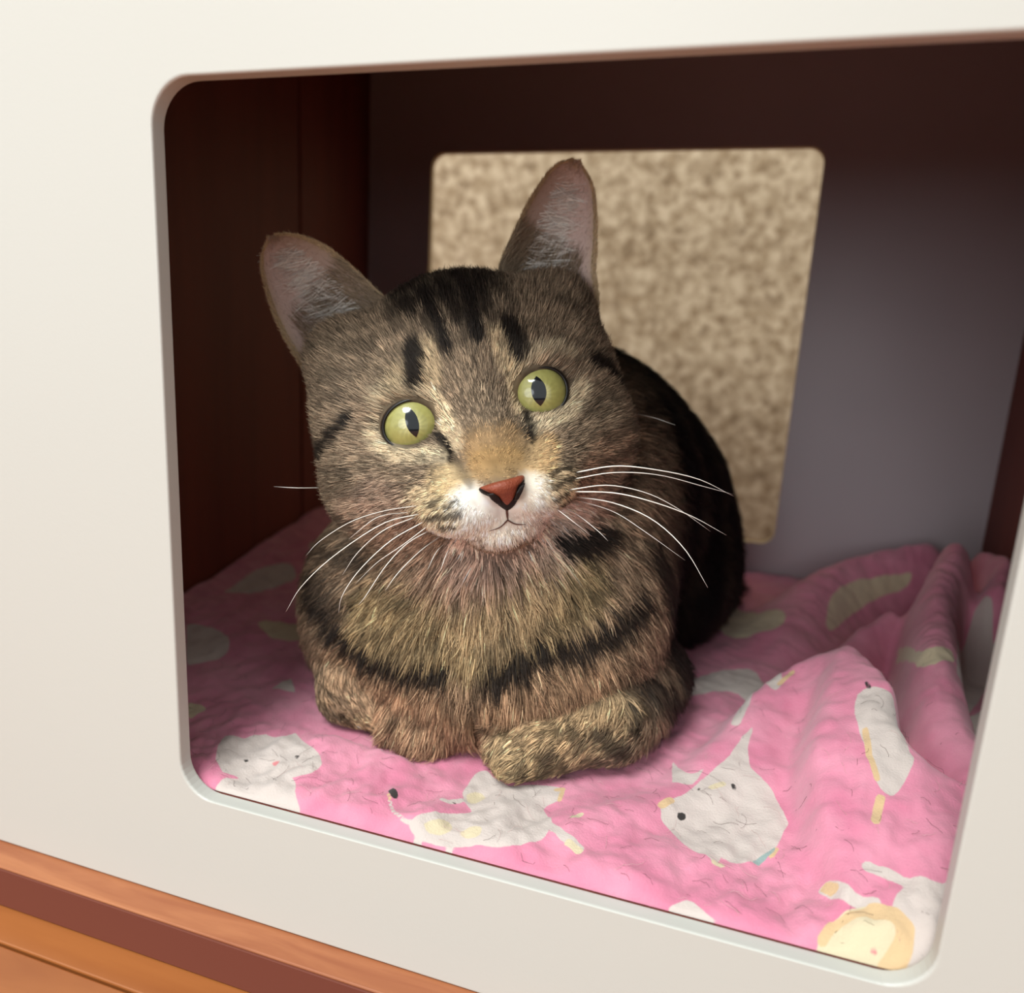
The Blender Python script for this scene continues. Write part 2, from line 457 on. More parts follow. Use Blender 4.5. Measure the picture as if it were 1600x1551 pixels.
# dark stripes: (points, half width in mm, strength)
DARK = [
 ([(632,470),(668,446),(715,430),(760,418)], 5.1, 1), ([(640,485),(652,505)], 2.4, .9), ([(665,470),(690,520),(702,555)], 2.3, 1),
 ([(690,455),(712,490),(722,520)], 2.7, .95), ([(715,440),(738,488),(746,540)], 2.9, 1), ([(745,425),(752,475),(758,505)], 2.4, .9),
 ([(772,405),(768,440),(775,470)], 2.2, .7), ([(612,470),(640,455)], 3.0, .7), ([(690,530),(696,560)], 1.6, .8), ([(788,470),(800,500)], 1.6, .5),
 ([(652,556),(657,598)], 2.7, 1.1), ([(797,522),(806,560)], 2.9, 1.1), ([(812,540),(818,556)], 1.5, .9),
 ([(560,658),(530,690),(500,722)], 2.4, 1), ([(505,700),(494,725)], 2.2, .8), ([(490,745),(540,768),(575,765)], 2.4, .55), ([(500,790),(560,815)], 2.7, .7),
 ([(505,560),(540,530)], 2.7, .35), ([(560,560),(600,548)], 2.4, .35), ([(500,620),(540,600)], 2.4, .35),
 ([(917,572),(940,585),(968,606)], 2.7, 1), ([(940,690),(990,655)], 2.7, .6), ([(985,640),(1003,628)], 2.9, .8), ([(870,490),(900,505)], 2.4, .45), ([(930,520),(960,545)], 3.2, .6),
 ([(900,650),(945,625)], 2.4, .35), ([(930,730),(985,700)], 2.4, .5),
 ([(692,683),(702,700),(706,716)], 1.5, 1.1), ([(817,652),(824,668),(830,690)], 1.5, 1), ([(712,716),(722,742),(735,756)], 1.6, .55), ([(823,700),(826,724)], 1.5, .45),
 ([(655,552),(659,604)], 2.9, 1.1), ([(792,518),(806,566)], 2.9, 1.1), ([(620,500),(634,530)], 1.8, .6), ([(672,505),(680,535)], 1.8, .8), ([(728,500),(732,540)], 1.8, .7), ([(766,490),(772,520)], 1.8, .7), ([(540,600),(580,585)], 1.6, .35), ([(515,640),(545,625)], 1.8, .5), ([(890,545),(915,556)], 1.6, .5), ([(520,735),(560,740)], 1.8, .5),
 # rows of dots on the whisker pads
 ([(678,784),(690,781)], 1.0, .8), ([(702,786),(712,783)], .85, .9), ([(672,803),(692,801)], .85, .9), ([(700,801),(722,798)], .85, .9), ([(690,818),(712,816)], .85, .9),
 ([(852,742),(862,735)], .85, .9), ([(872,732),(884,730)], .85, .9), ([(856,758),(872,750)], .85, .9), ([(878,748),(892,744)], .85, .9), ([(862,776),(884,766)], .85, .9), ([(868,790),(888,781)], .85, .9),
 # collar and chest bands
 ([(870,838),(905,838),(935,822)], 3.6, 1.1), ([(500,838),(540,862),(585,880)], 3.0, .7), ([(478,870),(520,905),(545,930)], 3.5, .8),
 ([(505,905),(535,960),(580,1000),(635,1022),(700,1022)], 3.6, 1), ([(560,940),(620,975),(690,985)], 2.6, .45),
 ([(770,1032),(810,1010),(850,990),(900,985),(940,965),(985,920)], 4.6, 1.1), ([(790,975),(850,950),(900,920),(940,880)], 2.6, .5), ([(610,905),(660,930)], 2.6, .35),
 ([(742,1025),(740,1085)], 1.6, .7), ([(760,985),(790,1000)], 2, .5), ([(722,905),(716,935)], 1.2, .55), ([(700,900),(690,925)], 1.0, .5),
 ([(458,890),(452,950),(458,1030),(478,1085)], 7, .9), ([(478,1080),(520,1110),(560,1150)], 2.2, .7), ([(500,1070),(530,1090)], 2.0, .5),
 ([(1010,860),(1040,930),(1045,1010)], 9, .95), ([(960,1040),(1000,1090)], 4.5, .7), ([(950,1140),(985,1170)], 4, .8), ([(1000,1060),(1050,1080)], 5, .9), ([(985,1090),(1000,1130)], 3.2, .9),
 ([(900,1135),(915,1160)], 2.5, .65), ([(868,1175),(862,1205)], 3.0, .8), ([(890,1190),(905,1205)], 2.6, .7), ([(930,1180),(950,1190)], 2.5, .6), ([(820,1188),(830,1210)], 1.6, .4),
 ([(545,1135),(555,1150)], 2.0, .6), ([(575,1150),(585,1165)], 1.8, .5),
 ([(960,760),(1000,740)], 3, .5), ([(965,850),(1000,870)], 3, .5),
]
# pale or coloured areas: (points, half width mm, softness mm, colour, strength)
TINT = [
 ([(610,648),(600,690),(640,712),(690,712)], 1.6, 2.2, 'CDBA9C', .85), ([(600,628),(640,612),(688,630)], 1.4, 2.0, 'BFAE92', .75),
 ([(690,640),(706,668),(712,690)], 2.4, 2.5, 'E0C8A6', .9), ([(801,575),(800,600),(808,640)], 2.2, 2.5, 'DCC4A0', .9), ([(900,612),(880,650),(840,668),(825,662)], 1.6, 2.2, 'CDBA9C', .85),
 ([(812,572),(850,556),(885,564)], 1.4, 2.0, 'BFAE92', .75),
 ([(640,590),(625,605)], 2, 3, 'BCA684', .4), ([(676,560),(682,600)], 2.2, 3, 'CBB491', .6), ([(778,540),(790,580)], 2.2, 3, 'CBB491', .6),
 ([(752,700),(775,698),(798,694)], 4.2, 4.5, 'B08C60', .6), ([(755,725),(775,725),(800,718)], 3.6, 3.5, 'AB8858', .6),
 ([(700,748),(720,765),(735,780)], 3.2, 4, 'DCBf93', .8), ([(846,700),(840,730)], 2.6, 3.5, 'DDB888', .8),
 ([(735,790),(755,805),(775,812)], 4.6, 4, 'FBF4EA', 1), ([(815,790),(840,790)], 4.0, 3.5, 'FBF4EA', 1), ([(820,770),(832,760)], 3, 3, 'F3E8D8', .9),
 ([(690,825),(740,832),(780,832)], 3.6, 4, 'EFE0D0', .95), ([(820,812),(870,806),(900,790)], 3.2, 4, 'E8D5C6', .9), ([(690,800),(660,790)], 4, 4, 'E2CDA6', .6), ([(870,770),(885,755)], 3.4, 4, 'E0C6A0', .6),
 ([(730,858),(790,862),(850,848)], 4.8, 4, 'DDBFAE', .95), ([(660,850),(620,830),(570,800)], 5, 6, 'B0947F', .5), ([(920,760),(930,720),(960,700)], 4, 6, 'A58068', .4),
 ([(640,800),(600,780)], 5, 6, 'AC9080', .4), ([(900,800),(920,790)], 4, 5, 'C39C88', .6),
 ([(720,900),(760,940),(800,900)], 8, 9, 'A58672', .6), ([(640,1000),(740,1100),(860,1040)], 20, 18, '96785E', .35),
 ([(560,1080),(740,1140),(880,1080)], 14, 12, 'A28062', .45), ([(600,950),(760,970),(880,900)], 8, 9, 'A08D62', .45),
 ([(560,1130),(610,1168)], 5, 5, 'A08866', .6), ([(790,1180),(900,1160),(960,1110)], 8, 6, 'A08866', .6), ([(780,1195),(880,1205)], 5, 4, 'A48C6A', .6),
]
DARK3 = [(hits(spline(a, 8)), w / 1000., s) for a, w, s in DARK]
TINT3 = [(hits(spline(a, 8) if len(a) > 1 else a), w / 1000., sf / 1000., S(c), s) for a, w, sf, c, s in TINT]
C_light = S('B09B7B'); C_mid = S('8A7763'); C_body = S('806A56'); C_dark = S('1A1411'); C_black = S('0C0A09')

def coat(p):
    """fur colour at skin points p: (N,3) colour, (N,) darkness"""
    l = to_local(p)
    hw = 1 / (1 + np.exp(np.clip((sdf_head(l) - sdf_body(p * 1000)) / 3.0, -30, 30)))
    n1 = noise(p, .012, 1); n2 = noise(p, .035, 2)
    base = C_mid * (1 + .10 * n1[:, None] + .10 * n2[:, None])
    # chest and legs browner, back and flanks almost black with brown ticking
    col = base * hw[:, None] + C_body * (1 + .15 * n2[:, None]) * (1 - hw[:, None])
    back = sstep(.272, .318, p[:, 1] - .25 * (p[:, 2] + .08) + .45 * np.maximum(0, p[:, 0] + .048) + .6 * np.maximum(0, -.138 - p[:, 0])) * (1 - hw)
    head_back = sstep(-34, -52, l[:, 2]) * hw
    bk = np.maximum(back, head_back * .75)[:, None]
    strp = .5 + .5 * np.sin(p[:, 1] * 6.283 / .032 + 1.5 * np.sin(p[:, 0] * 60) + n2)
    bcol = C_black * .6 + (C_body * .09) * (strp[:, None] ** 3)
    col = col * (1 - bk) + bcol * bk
    top = sstep(27, 35, l[:, 1] + 4 * n1) * sstep(25, 15, np.abs(l[:, 0])) * hw
    col = col * (1 - .75 * top[:, None]) + C_black * .75 * top[:, None]
    for line, w, sf, c, s in TINT3:
        if len(line) == 0: continue
        k = (1 - sstep(w, w + sf, segdist(p, line))) * s
        col = col * (1 - k[:, None]) + c * k[:, None]
    dark = np.zeros(len(p))
    wob = 1 + .35 * noise(p, .006, 4)
    for line, w, s in DARK3:
        if len(line) == 0: continue
        dd = segdist(p, line) / wob
        dark = np.maximum(dark, (1 - sstep(w * .6, w * 1.4, dd)) * min(s, 1) * .98)
    tick = noise(p, .0045, 6, 2)
    col = col * (1 + .22 * tick[:, None])
    col = col * (1 - dark[:, None]) + C_dark * dark[:, None]
    return np.clip(col, .002, 1), np.maximum(dark, bk[:, 0])

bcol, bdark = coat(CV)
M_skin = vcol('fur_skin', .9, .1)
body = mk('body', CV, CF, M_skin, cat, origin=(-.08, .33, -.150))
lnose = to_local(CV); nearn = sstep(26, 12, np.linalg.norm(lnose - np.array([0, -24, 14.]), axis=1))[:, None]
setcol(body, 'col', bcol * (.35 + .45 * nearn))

# ---- ears (cupped shells), from the outline of each ear at the distance where it stands
def ear(inner, outer, z0, z1, cupd, sgn):
    U, Vn = 26, 15
    a = spline(inner, U); b = spline(outer, U)
    uu = np.linspace(0, 1, U)
    A = np.array([P(q[0], q[1], z0 + (z1 - z0) * u) for q, u in zip(a, uu)])
    B = np.array([P(q[0], q[1], z0 + .004 + (z1 - z0 - .004) * u) for q, u in zip(b, uu)])
    vv = np.linspace(0, 1, Vn)
    front = A[:, None] * (1 - vv)[None, :, None] + B[:, None] * vv[None, :, None]
    cup_ = cupd * (1 - (2 * vv - 1) ** 2)[None, :] * (np.sin(np.pi * np.clip(1 - uu, 0, 1) ** .8 * .5) ** .8)[:, None]
    front = front - cup_[..., None] * Fh
    back = front - Fh * .0016 - Fh * (.002 * (1 - (2 * vv - 1) ** 2))[None, :, None]
    return front, back
earL = ear([(625,487),(588,452),(548,414),(515,388),(482,372),(455,366),(434,367)],
           [(500,618),(472,575),(445,530),(424,482),(411,436),(409,402),(419,374)], .272, .270, .011, -1)
earR = ear([(772,450),(783,405),(802,362),(822,320),(846,282),(868,258),(892,250)],
           [(930,512),(936,470),(931,420),(933,380),(932,330),(926,290),(906,254)], .276, .272, .011, 1)
M_ear = vcol('ear_skin', .65, .3)
ears = []
def build_ear(fb):
    front, back = fb; U, Vn = front.shape[:2]
    v = np.concatenate([front.reshape(-1, 3), back.reshape(-1, 3)]); n0 = U * Vn; f = []
    for i in range(U - 1):
        for j in range(Vn - 1):
            a = i * Vn + j
            f.append((a, a+1, a+Vn+1, a+Vn)); f.append((n0+a, n0+a+Vn, n0+a+Vn+1, n0+a+1))
    def strip(ids):
        for p_, q_ in zip(ids[:-1], ids[1:]): f.append((p_, n0+p_, n0+q_, q_))
    strip([i*Vn for i in range(U)]); strip([i*Vn+Vn-1 for i in range(U)][::-1]); strip([(U-1)*Vn+j for j in range(Vn)])
    o = mk('ear', v, f, M_ear, cat, origin=front[0, Vn//2])
    uu = np.repeat(np.linspace(0, 1, U), Vn); vv = np.tile(np.linspace(0, 1, Vn), U)
    edge = np.minimum(vv, 1 - vv) * 2
    pink = S('CDB4AC'); rim = S('B49C78'); tipc = S('7E6A58')
    k = sstep(0, .22, edge)[:, None] * sstep(1.0, .9, uu)[:, None]
    cf = rim * (1 - k) + pink * k
    g = sstep(.62, .1, vv)[:, None] * .45
    cf = cf * (1 - g) + S('A08A78') * g
    cb = np.tile(S('4A3B30'), (n0, 1))
    setcol(o, 'col', np.concatenate([cf, cb]))
    return o
ears = [build_ear(earL), build_ear(earR)]
for o in ears: o.modifiers.new('s', 'SUBSURF').render_levels = 1

# ---- eyes
def eye_mats():
    q, N, L, B = nmat('iris')
    a = N.new('ShaderNodeAttribute'); a.attribute_name = 'col'
    nz = N.new('ShaderNodeTexNoise'); nz.inputs['Scale'].default_value = 500; nz.inputs['Detail'].default_value = 4
    tc = N.new('ShaderNodeTexCoord'); L.new(tc.outputs['Object'], nz.inputs['Vector'])
    mx = N.new('ShaderNodeMix'); mx.data_type = 'RGBA'; mx.blend_type = 'SOFT_LIGHT'; mx.inputs[0].default_value = .3
    L.new(a.outputs['Color'], mx.inputs[6]); L.new(nz.outputs['Fac'], mx.inputs[7])
    L.new(mx.outputs[2], B.inputs['Base Color'])
    B.inputs['Roughness'].default_value = .5; B.inputs['Coat Weight'].default_value = 1; B.inputs['Coat Roughness'].default_value = .10
    B.inputs['Subsurface Weight'].default_value = .0
    return q
M_iris = eye_mats()
M_eyeball = plain('eyeball', S('1B1410'), .25, .5, coat=.6)
M_pupil = plain('pupil', (.006, .008, .011), .12, .5, coat=.5)
M_lid = vcol('eyelid_skin', .45, .5)
RE = .0112
def make_eye(sx, cxy, ax, by, tilt, cant, pup, ptilt):
    """cxy = centre of the opening in head millimetres"""
    c = np.array([cxy[0], cxy[1], -10.3])
    def sph(x, y, r):
        """point of a sphere round c above (x, y), millimetres"""
        rr = np.sqrt(np.maximum(r*r - x*x - y*y, .01)); return np.stack([c[0]+x, c[1]+y, c[2]+rr], -1)
    th = np.linspace(0, 2*np.pi, 48, endpoint=False)
    # ball
    v = []; f = []
    NB, NT = 20, 32
    for i in range(NB + 1):
        ph_ = np.pi * i / NB
        for j in range(NT):
            t = 2*np.pi*j/NT; v.append(c + (RE*1000) * np.array([np.sin(ph_)*np.cos(t), np.sin(ph_)*np.sin(t), np.cos(ph_)]))
    for i in range(NB):
        for j in range(NT):
            f.append((i*NT+j, (i+1)*NT+j, (i+1)*NT+(j+1) % NT, i*NT+(j+1) % NT))
    ball = mk('eye', to_world(np.array(v)), f, M_eyeball, cat)
    # iris: slightly raised cap
    rr = np.linspace(0, 9.4, 14); v = []; col = []
    for r in rr:
        for t in th:
            v.append(sph(r*np.cos(t), r*np.sin(t), RE*1000 + .12))
            k = r / 9.4; fl = 1 + .06*np.sin(t*31 + r) + .05*np.sin(t*17 - r*2)
            cc = S('BEB77C') * sstep(.42, .2, k) + S('9E9A58') * (1 - sstep(.42, .2, k))
            cc = cc * (1 - .65 * sstep(.86, 1.0, k))
            col.append(cc * fl)
    f = []
    for i in range(len(rr)-1):
        for j in range(48): f.append((i*48+j, (i+1)*48+j, (i+1)*48+(j+1) % 48, i*48+(j+1) % 48))
    iris = mk('iris', to_world(np.array(v)), f, M_iris, ball); setcol(iris, 'col', np.array(col))
    # pupil: lens-shaped
    n = 25; ys = np.linspace(-pup[1], pup[1], n); v = []; f = []
    ct, st = np.cos(ptilt), np.sin(ptilt)
    for y in ys:
        w = pup[0] * (1 - (abs(y) / pup[1]) ** 2.3) + .02
        for k in range(7):
            x = w * (k / 3. - 1); v.append(sph(np.array(x*ct - y*st + pup[2]), np.array(x*st + y*ct + pup[3]), RE*1000 + .22))
    for i in range(n-1):
        for k in range(6): f.append((i*7+k, i*7+k+1, (i+1)*7+k+1, (i+1)*7+k))
    mk('pupil', to_world(np.array(v)), f, M_pupil, ball)
    # lids: ring from the opening (lying on the ball) out under the fur
    e = np.stack([np.cos(th), np.sin(th)], 1)
    ox = ax * e[:, 0]; oy = by * e[:, 1]
    # inner corner drawn out towards the nose and down
    inw = np.clip(-sx * e[:, 0], 0, 1) ** 8
    oxx = ox + (-sx) * cant * inw; oyy = oy - cant * .75 * inw
    c2, s2 = np.cos(tilt), np.sin(tilt)
    X_ = oxx*c2 - oyy*s2; Y_ = oxx*s2 + oyy*c2
    rings = []; cols_ = []
    dk = S('0E0A08'); sk = S('3A2C22'); pale = S('B8A07C')
    for g, up, cc in ((1.0, .15, dk), (1.02, .75, dk), (1.09, 1.0, dk), (1.17, .75, sk), (1.28, .3, pale), (1.45, -1.0, pale)):
        r_ = RE*1000 + up
        q = sph(np.clip(X_*g, -11, 11)*1.0, Y_*g, r_)
        rings.append(q); cols_.append(np.tile(cc, (48, 1)))
    v = np.concatenate(rings); f = []
    for i in range(len(rings)-1):
        for j in range(48): f.append((i*48+j, i*48+(j+1) % 48, (i+1)*48+(j+1) % 48, (i+1)*48+j))
    lid = mk('eyelid', to_world(v), f, M_lid, cat); setcol(lid, 'col', np.concatenate(cols_))
    return c, (X_, Y_)
eyes = [make_eye(-1, (-21.6, -.2), 9.2, 7.3, .10, 2.2, (2.0, 5.0, .3, .6), .02),
        make_eye(1, (21.3, .0), 9.2, 7.7, .20, 2.2, (2.4, 4.9, -.5, .6), -.10)]

# ---- nose leather, nostrils, mouth
def patch(name, poly, mat, bulge, lift, n=26, parent=None):
    """low domed piece laid on the skin over a polygon"""
    poly = np.array(poly, float); lo = poly.min(0) - 1; hi = poly.max(0) + 1
    cen = poly.mean(0); m_ = 60
    per = np.vstack([poly, poly[:1]]); seg = np.linalg.norm(np.diff(per, axis=0), axis=1); cs = np.r_[0, np.cumsum(seg)]
    s = np.linspace(0, cs[-1], m_, endpoint=False)
    B = np.stack([np.interp(s, cs, per[:, 0]), np.interp(s, cs, per[:, 1])], 1)
    for _ in range(2): B = .5*B + .25*np.roll(B, 1, 0) + .25*np.roll(B, -1, 0)
    v = []; R_ = 9
    for i in range(R_ + 1):
        k = i / R_; ring = B*k + cen*(1-k) if i else cen[None]
        for q in ring:
            h_, n_ = hit(q[0], q[1])
            if h_ is None: h_ = v[-1]
            hgt = lift + bulge * math.sqrt(max(0, 1 - k**3)) - (.0012 if i == R_ else 0)
            v.append(h_ + Fh * hgt)
    f = [(0, 1+j, 1+(j+1) % m_) for j in range(m_)]
    for i in range(R_-1):
        a = 1+i*m_
        for j in range(m_): f.append((a+j, a+m_+j, a+m_+(j+1) % m_, a+(j+1) % m_))
    return mk(name, np.array(v), f, mat, parent or cat)
M_nose = plain('nose_leather', S('86402A'), .5, .45, bump=.5, bscale=1500, var=.12, vscale=300)
M_black = plain('black_skin', S('150D0B'), .5, .3)
patch('nose_rim', [(744,763),(758,758),(790,750),(812,743),(820,743),(822,751),(813,764),(811,780),(804,792),(793,800),(780,792),(767,778),(751,771)], M_black, .0012, .0005)
patch('nose', [(747,762),(770,754),(798,747),(818,741),(821,747),(809,760),(805,776),(798,785),(792,792),(785,785),(777,776),(763,770)], M_nose, .0016, .0013)
patch('nostril', [(760,770),(770,769),(780,776),(784,787),(776,787),(767,780)], M_black, .0005, .0026)
patch('nostril', [(820,753),(812,758),(805,769),(801,782),(808,781),(815,768)], M_black, .0005, .0029)
def skin_line(pts, n, up=.0003):
    out = []
    for q in spline(pts, n):
        h_, n_ = hit(*q)
        if h_ is not None: out.append(h_ + n_ / np.linalg.norm(n_) * up)
    return np.array(out)
M_lip = plain('lip', S('5C3C33'), .6, .2)
for nm, pts, r in (('philtrum', [(792,796),(793,812)], .0004), ('mouth', [(793,812),(781,823),(764,829)], .00025), ('mouth', [(793,812),(805,818),(822,819)], .00025)):
    L_ = skin_line(pts, 14)
    tube(nm, L_, np.interp(np.linspace(0, 1, len(L_)), [0, .6, 1], [r, r*.8, r*.2]), M_lip, cat)

# ------------------------------------------------------------------ fur
def fur_mat():
    q, N, L, B = nmat('fur')
    a = N.new('ShaderNodeAttribute'); a.attribute_name = 'col'
    L.new(a.outputs['Color'], B.inputs['Base Color'])
    B.inputs['Roughness'].default_value = .55; B.inputs['Specular IOR Level'].default_value = .25
    B.inputs['Sheen Weight'].default_value = .0
    return q
M_fur = fur_mat()
K = 6
def curves_obj(name, pos, rad, col, mat, parent, origin):
    """pos (N,K,3) lens-centred, rad (N,K), col (N,K,3)"""
    N_, k = pos.shape[:2]
    hc = bpy.data.hair_curves.new(name)
    hc.add_curves([k] * N_)
    hc.attributes['position'].data.foreach_set('vector', (pos - np.array(origin)).astype(np.float32).ravel())
    ra = hc.attributes.get('radius') or hc.attributes.new('radius', 'FLOAT', 'POINT')
    ra.data.foreach_set('value', rad.astype(np.float32).ravel())
    ca = hc.attributes.new('col', 'FLOAT_COLOR', 'POINT')
    c4 = np.ones((N_, k, 4), np.float32); c4[..., :3] = col
    ca.data.foreach_set('color', c4.ravel())
    hc.materials.append(mat)
    o = bpy.data.objects.new(name, hc); link(o, parent, origin)
    o['kind'] = 'stuff'
    return o
tri = np.concatenate([CF[:, [0, 1, 2]], CF[:, [0, 2, 3]]])
ta, tb, tc_ = CV[tri[:, 0]], CV[tri[:, 1]], CV[tri[:, 2]]
tar = .5 * np.linalg.norm(np.cross(tb - ta, tc_ - ta), axis=1) * 1e6       # mm2
tcen = (ta + tb + tc_) / 3
tl = to_local(tcen); thead = sdf_head(tl) < sdf_body(tcen * 1000) + 2
dens = np.where(thead, np.where(tl[:, 2] > -34, 8.0, 3.0), 1.5)
front_b = (~thead) & (tcen[:, 1] < .300)
dens = np.where(front_b, 4.5, dens)
nearn_ = sstep(24, 12, np.linalg.norm(tl - np.array([0, -22, 14.]), axis=1))
dens = dens * (1 + 1.2 * nearn_)
dens[tcen[:, 2] < -.1535] = 0
cnt_ = rng.poisson(tar * dens * FURK)
ti = np.repeat(np.arange(len(tri)), cnt_); N_ = len(ti)
r1 = np.sqrt(rng.random(N_)); r2 = rng.random(N_)
w0, w1, w2 = 1 - r1, r1 * (1 - r2), r1 * r2
root = ta[ti]*w0[:, None] + tb[ti]*w1[:, None] + tc_[ti]*w2[:, None]
nor = CN[tri[ti, 0]]*w0[:, None] + CN[tri[ti, 1]]*w1[:, None] + CN[tri[ti, 2]]*w2[:, None]
nor /= np.linalg.norm(nor, axis=1)[:, None]
loc = to_local(root)
hw = 1 / (1 + np.exp(np.clip((sdf_head(loc) - sdf_body(root * 1000)) / 3.0, -30, 30)))
# keep the eye openings, the nose and the lips clear
keep = np.ones(N_, bool)
for (c, (X_, Y_)), sx in zip(eyes, (-1, 1)):
    dx, dy = loc[:, 0] - c[0], loc[:, 1] - c[1]
    keep &= ~(((dx / 9.9) ** 2 + (dy / 8.2) ** 2 < 1) & (loc[:, 2] > -25))
nose_c = hits([(786, 768)])[0]
dn = to_local(root) - to_local(nose_c[None])
keep &= ~((np.abs(dn[:, 0]) < 7.0 + .5*dn[:, 1]) & (dn[:, 1] < 2.6) & (dn[:, 1] > -6.5) & (dn[:, 2] > -9))
root, nor, loc, hw = root[keep], nor[keep], loc[keep], hw[keep]; N_ = len(root)
# direction of growth
nl = np.array([0, -20, 16.])
fl = loc - nl; fl[:, 2] = fl[:, 2] * .55 - 6
below = sstep(-24, -34, loc[:, 1])
fl[:, 1] -= below * 8
mids = sstep(9, 0, np.abs(loc[:, 0])) * sstep(-20, -5, loc[:, 1])
fl[:, 0] *= (1 - .5 * mids)
fl /= np.linalg.norm(fl, axis=1)[:, None]
fh = fl @ HB
thr = P(760, 880, .262)
fb = root - thr; fb[:, 2] -= .030; fb[:, 1] *= .5
fb /= np.linalg.norm(fb, axis=1)[:, None]
bkd = np.array([.12, 1.0, -.55]); bkd /= np.linalg.norm(bkd)
wb = sstep(.275, .335, root[:, 1])[:, None]
side = np.sign(root[:, 0] + .085)[:, None] * np.array([[.35, 0, 0]])
fb = fb * (1 - wb) + (bkd + side) * wb
paw = sstep(-.118, -.130, root[:, 2]) * sstep(.262, .245, root[:, 1])
pawd = np.where((root[:, 0] > -.085)[:, None], np.array([[-.6, -.6, -.35]]), np.array([[.6, -.5, -.35]]))
pmask = (paw * ((root[:, 0] > -.078) | (root[:, 0] < -.112)))[:, None]
fb = fb * (1 - pmask) + pawd * pmask
flow = fh * hw[:, None] + fb * (1 - hw[:, None])
nzv = np.stack([noise(root, .010, s) for s in (11, 12, 13)], 1)
nzf = np.stack([noise(root, .0035, s) for s in (14, 15, 16)], 1)
flow = flow + nzv * (.10 + .24 * (1 - hw))[:, None] + nzf * (.08 + .16 * (1 - hw))[:, None] + rng.normal(size=(N_, 3)) * .12
flow -= nor * np.einsum('ij,ij->i', flow, nor)[:, None]
flow /= np.linalg.norm(flow, axis=1)[:, None] + 1e-9
# length and lift
rn = np.linalg.norm(loc - np.array([0, -22, 12.]), axis=1)
lh = np.interp(rn, [0, 8, 16, 30, 50, 75], [2.0, 2.3, 3.0, 4.6, 7, 11])
lb = 12.0 * (1 - pmask[:, 0]) + 5.0 * pmask[:, 0]
lb = lb * (1 + .35 * sstep(.30, .36, root[:, 1]))
ln = (lh * hw + lb * (1 - hw)) * rng.uniform(.7, 1.2, N_) / 1000.
lift = (.30 * hw + (.46 - .12 * pmask[:, 0]) * (1 - hw)) * rng.uniform(.6, 1.4, N_) * (1 + .5 * sstep(.30, .36, root[:, 1]) * (1 - hw))
t = np.linspace(0, 1, K)[None, :, None]
bend = (1 - .55 * t)
pos = root[:, None] - nor[:, None] * .0004 + ln[:, None, None] * (t * flow[:, None] * np.cos(lift)[:, None, None] + nor[:, None] * np.sin(lift)[:, None, None] * t * bend)
grav = np.array([0, 0, -1.0])
pos = pos + (ln * (.12 * (1 - hw)))[:, None, None] * t**2 * grav
pos += rng.normal(size=(N_, 1, 3)) * (ln * .06)[:, None, None] * t**2
# neighbouring hairs lean together into locks
from mathutils.kdtree import KDTree
def locks(root, pos, share, seed):
    r = np.random.default_rng(seed)
    gi = np.nonzero(r.random(len(root)) < share)[0]
    kd = KDTree(len(gi))
    for k, i in enumerate(gi): kd.insert(root[i], k)
    kd.balance()
    near = np.array([kd.find(q)[1] for q in root])
    return gi[near], near, len(gi)
gidx, gnum, ng = locks(root, pos, np.where(hw > .5, .16, .07), 5)
tq_ = (np.linspace(0, 1, K)[None, :, None]) ** 1.5
goff = pos[gidx] - root[gidx][:, None]; own = pos - root[:, None]
goff = goff * (ln / ln[gidx])[:, None, None]
cl = (.35 * hw + .62 * (1 - hw))[:, None, None] * tq_
pos = root[:, None] + own * (1 - cl) + (goff + (root[gidx] - root)[:, None]) * cl
glum = np.exp(rng.normal(0, .30, ng))[gnum]
pos[..., 2] = np.maximum(pos[..., 2], -.1506 + .0006 * rng.random((N_, 1)))
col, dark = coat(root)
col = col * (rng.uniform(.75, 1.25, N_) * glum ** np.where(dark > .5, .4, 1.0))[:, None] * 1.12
lum = rng.random(N_)
tt = np.linspace(0, 1, K)
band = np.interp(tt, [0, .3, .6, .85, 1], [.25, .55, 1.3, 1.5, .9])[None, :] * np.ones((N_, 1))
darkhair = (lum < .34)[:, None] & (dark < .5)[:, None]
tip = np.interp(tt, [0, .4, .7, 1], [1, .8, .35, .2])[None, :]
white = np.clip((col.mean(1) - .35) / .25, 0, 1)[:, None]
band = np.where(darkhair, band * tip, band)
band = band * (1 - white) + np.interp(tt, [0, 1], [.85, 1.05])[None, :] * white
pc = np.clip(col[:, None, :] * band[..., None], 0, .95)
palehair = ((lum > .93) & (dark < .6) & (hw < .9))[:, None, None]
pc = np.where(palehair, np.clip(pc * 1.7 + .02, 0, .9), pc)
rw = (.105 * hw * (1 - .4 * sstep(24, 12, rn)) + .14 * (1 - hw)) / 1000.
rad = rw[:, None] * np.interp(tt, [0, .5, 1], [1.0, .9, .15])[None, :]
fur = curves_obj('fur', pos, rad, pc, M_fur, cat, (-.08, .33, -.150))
print('hairs', N_)

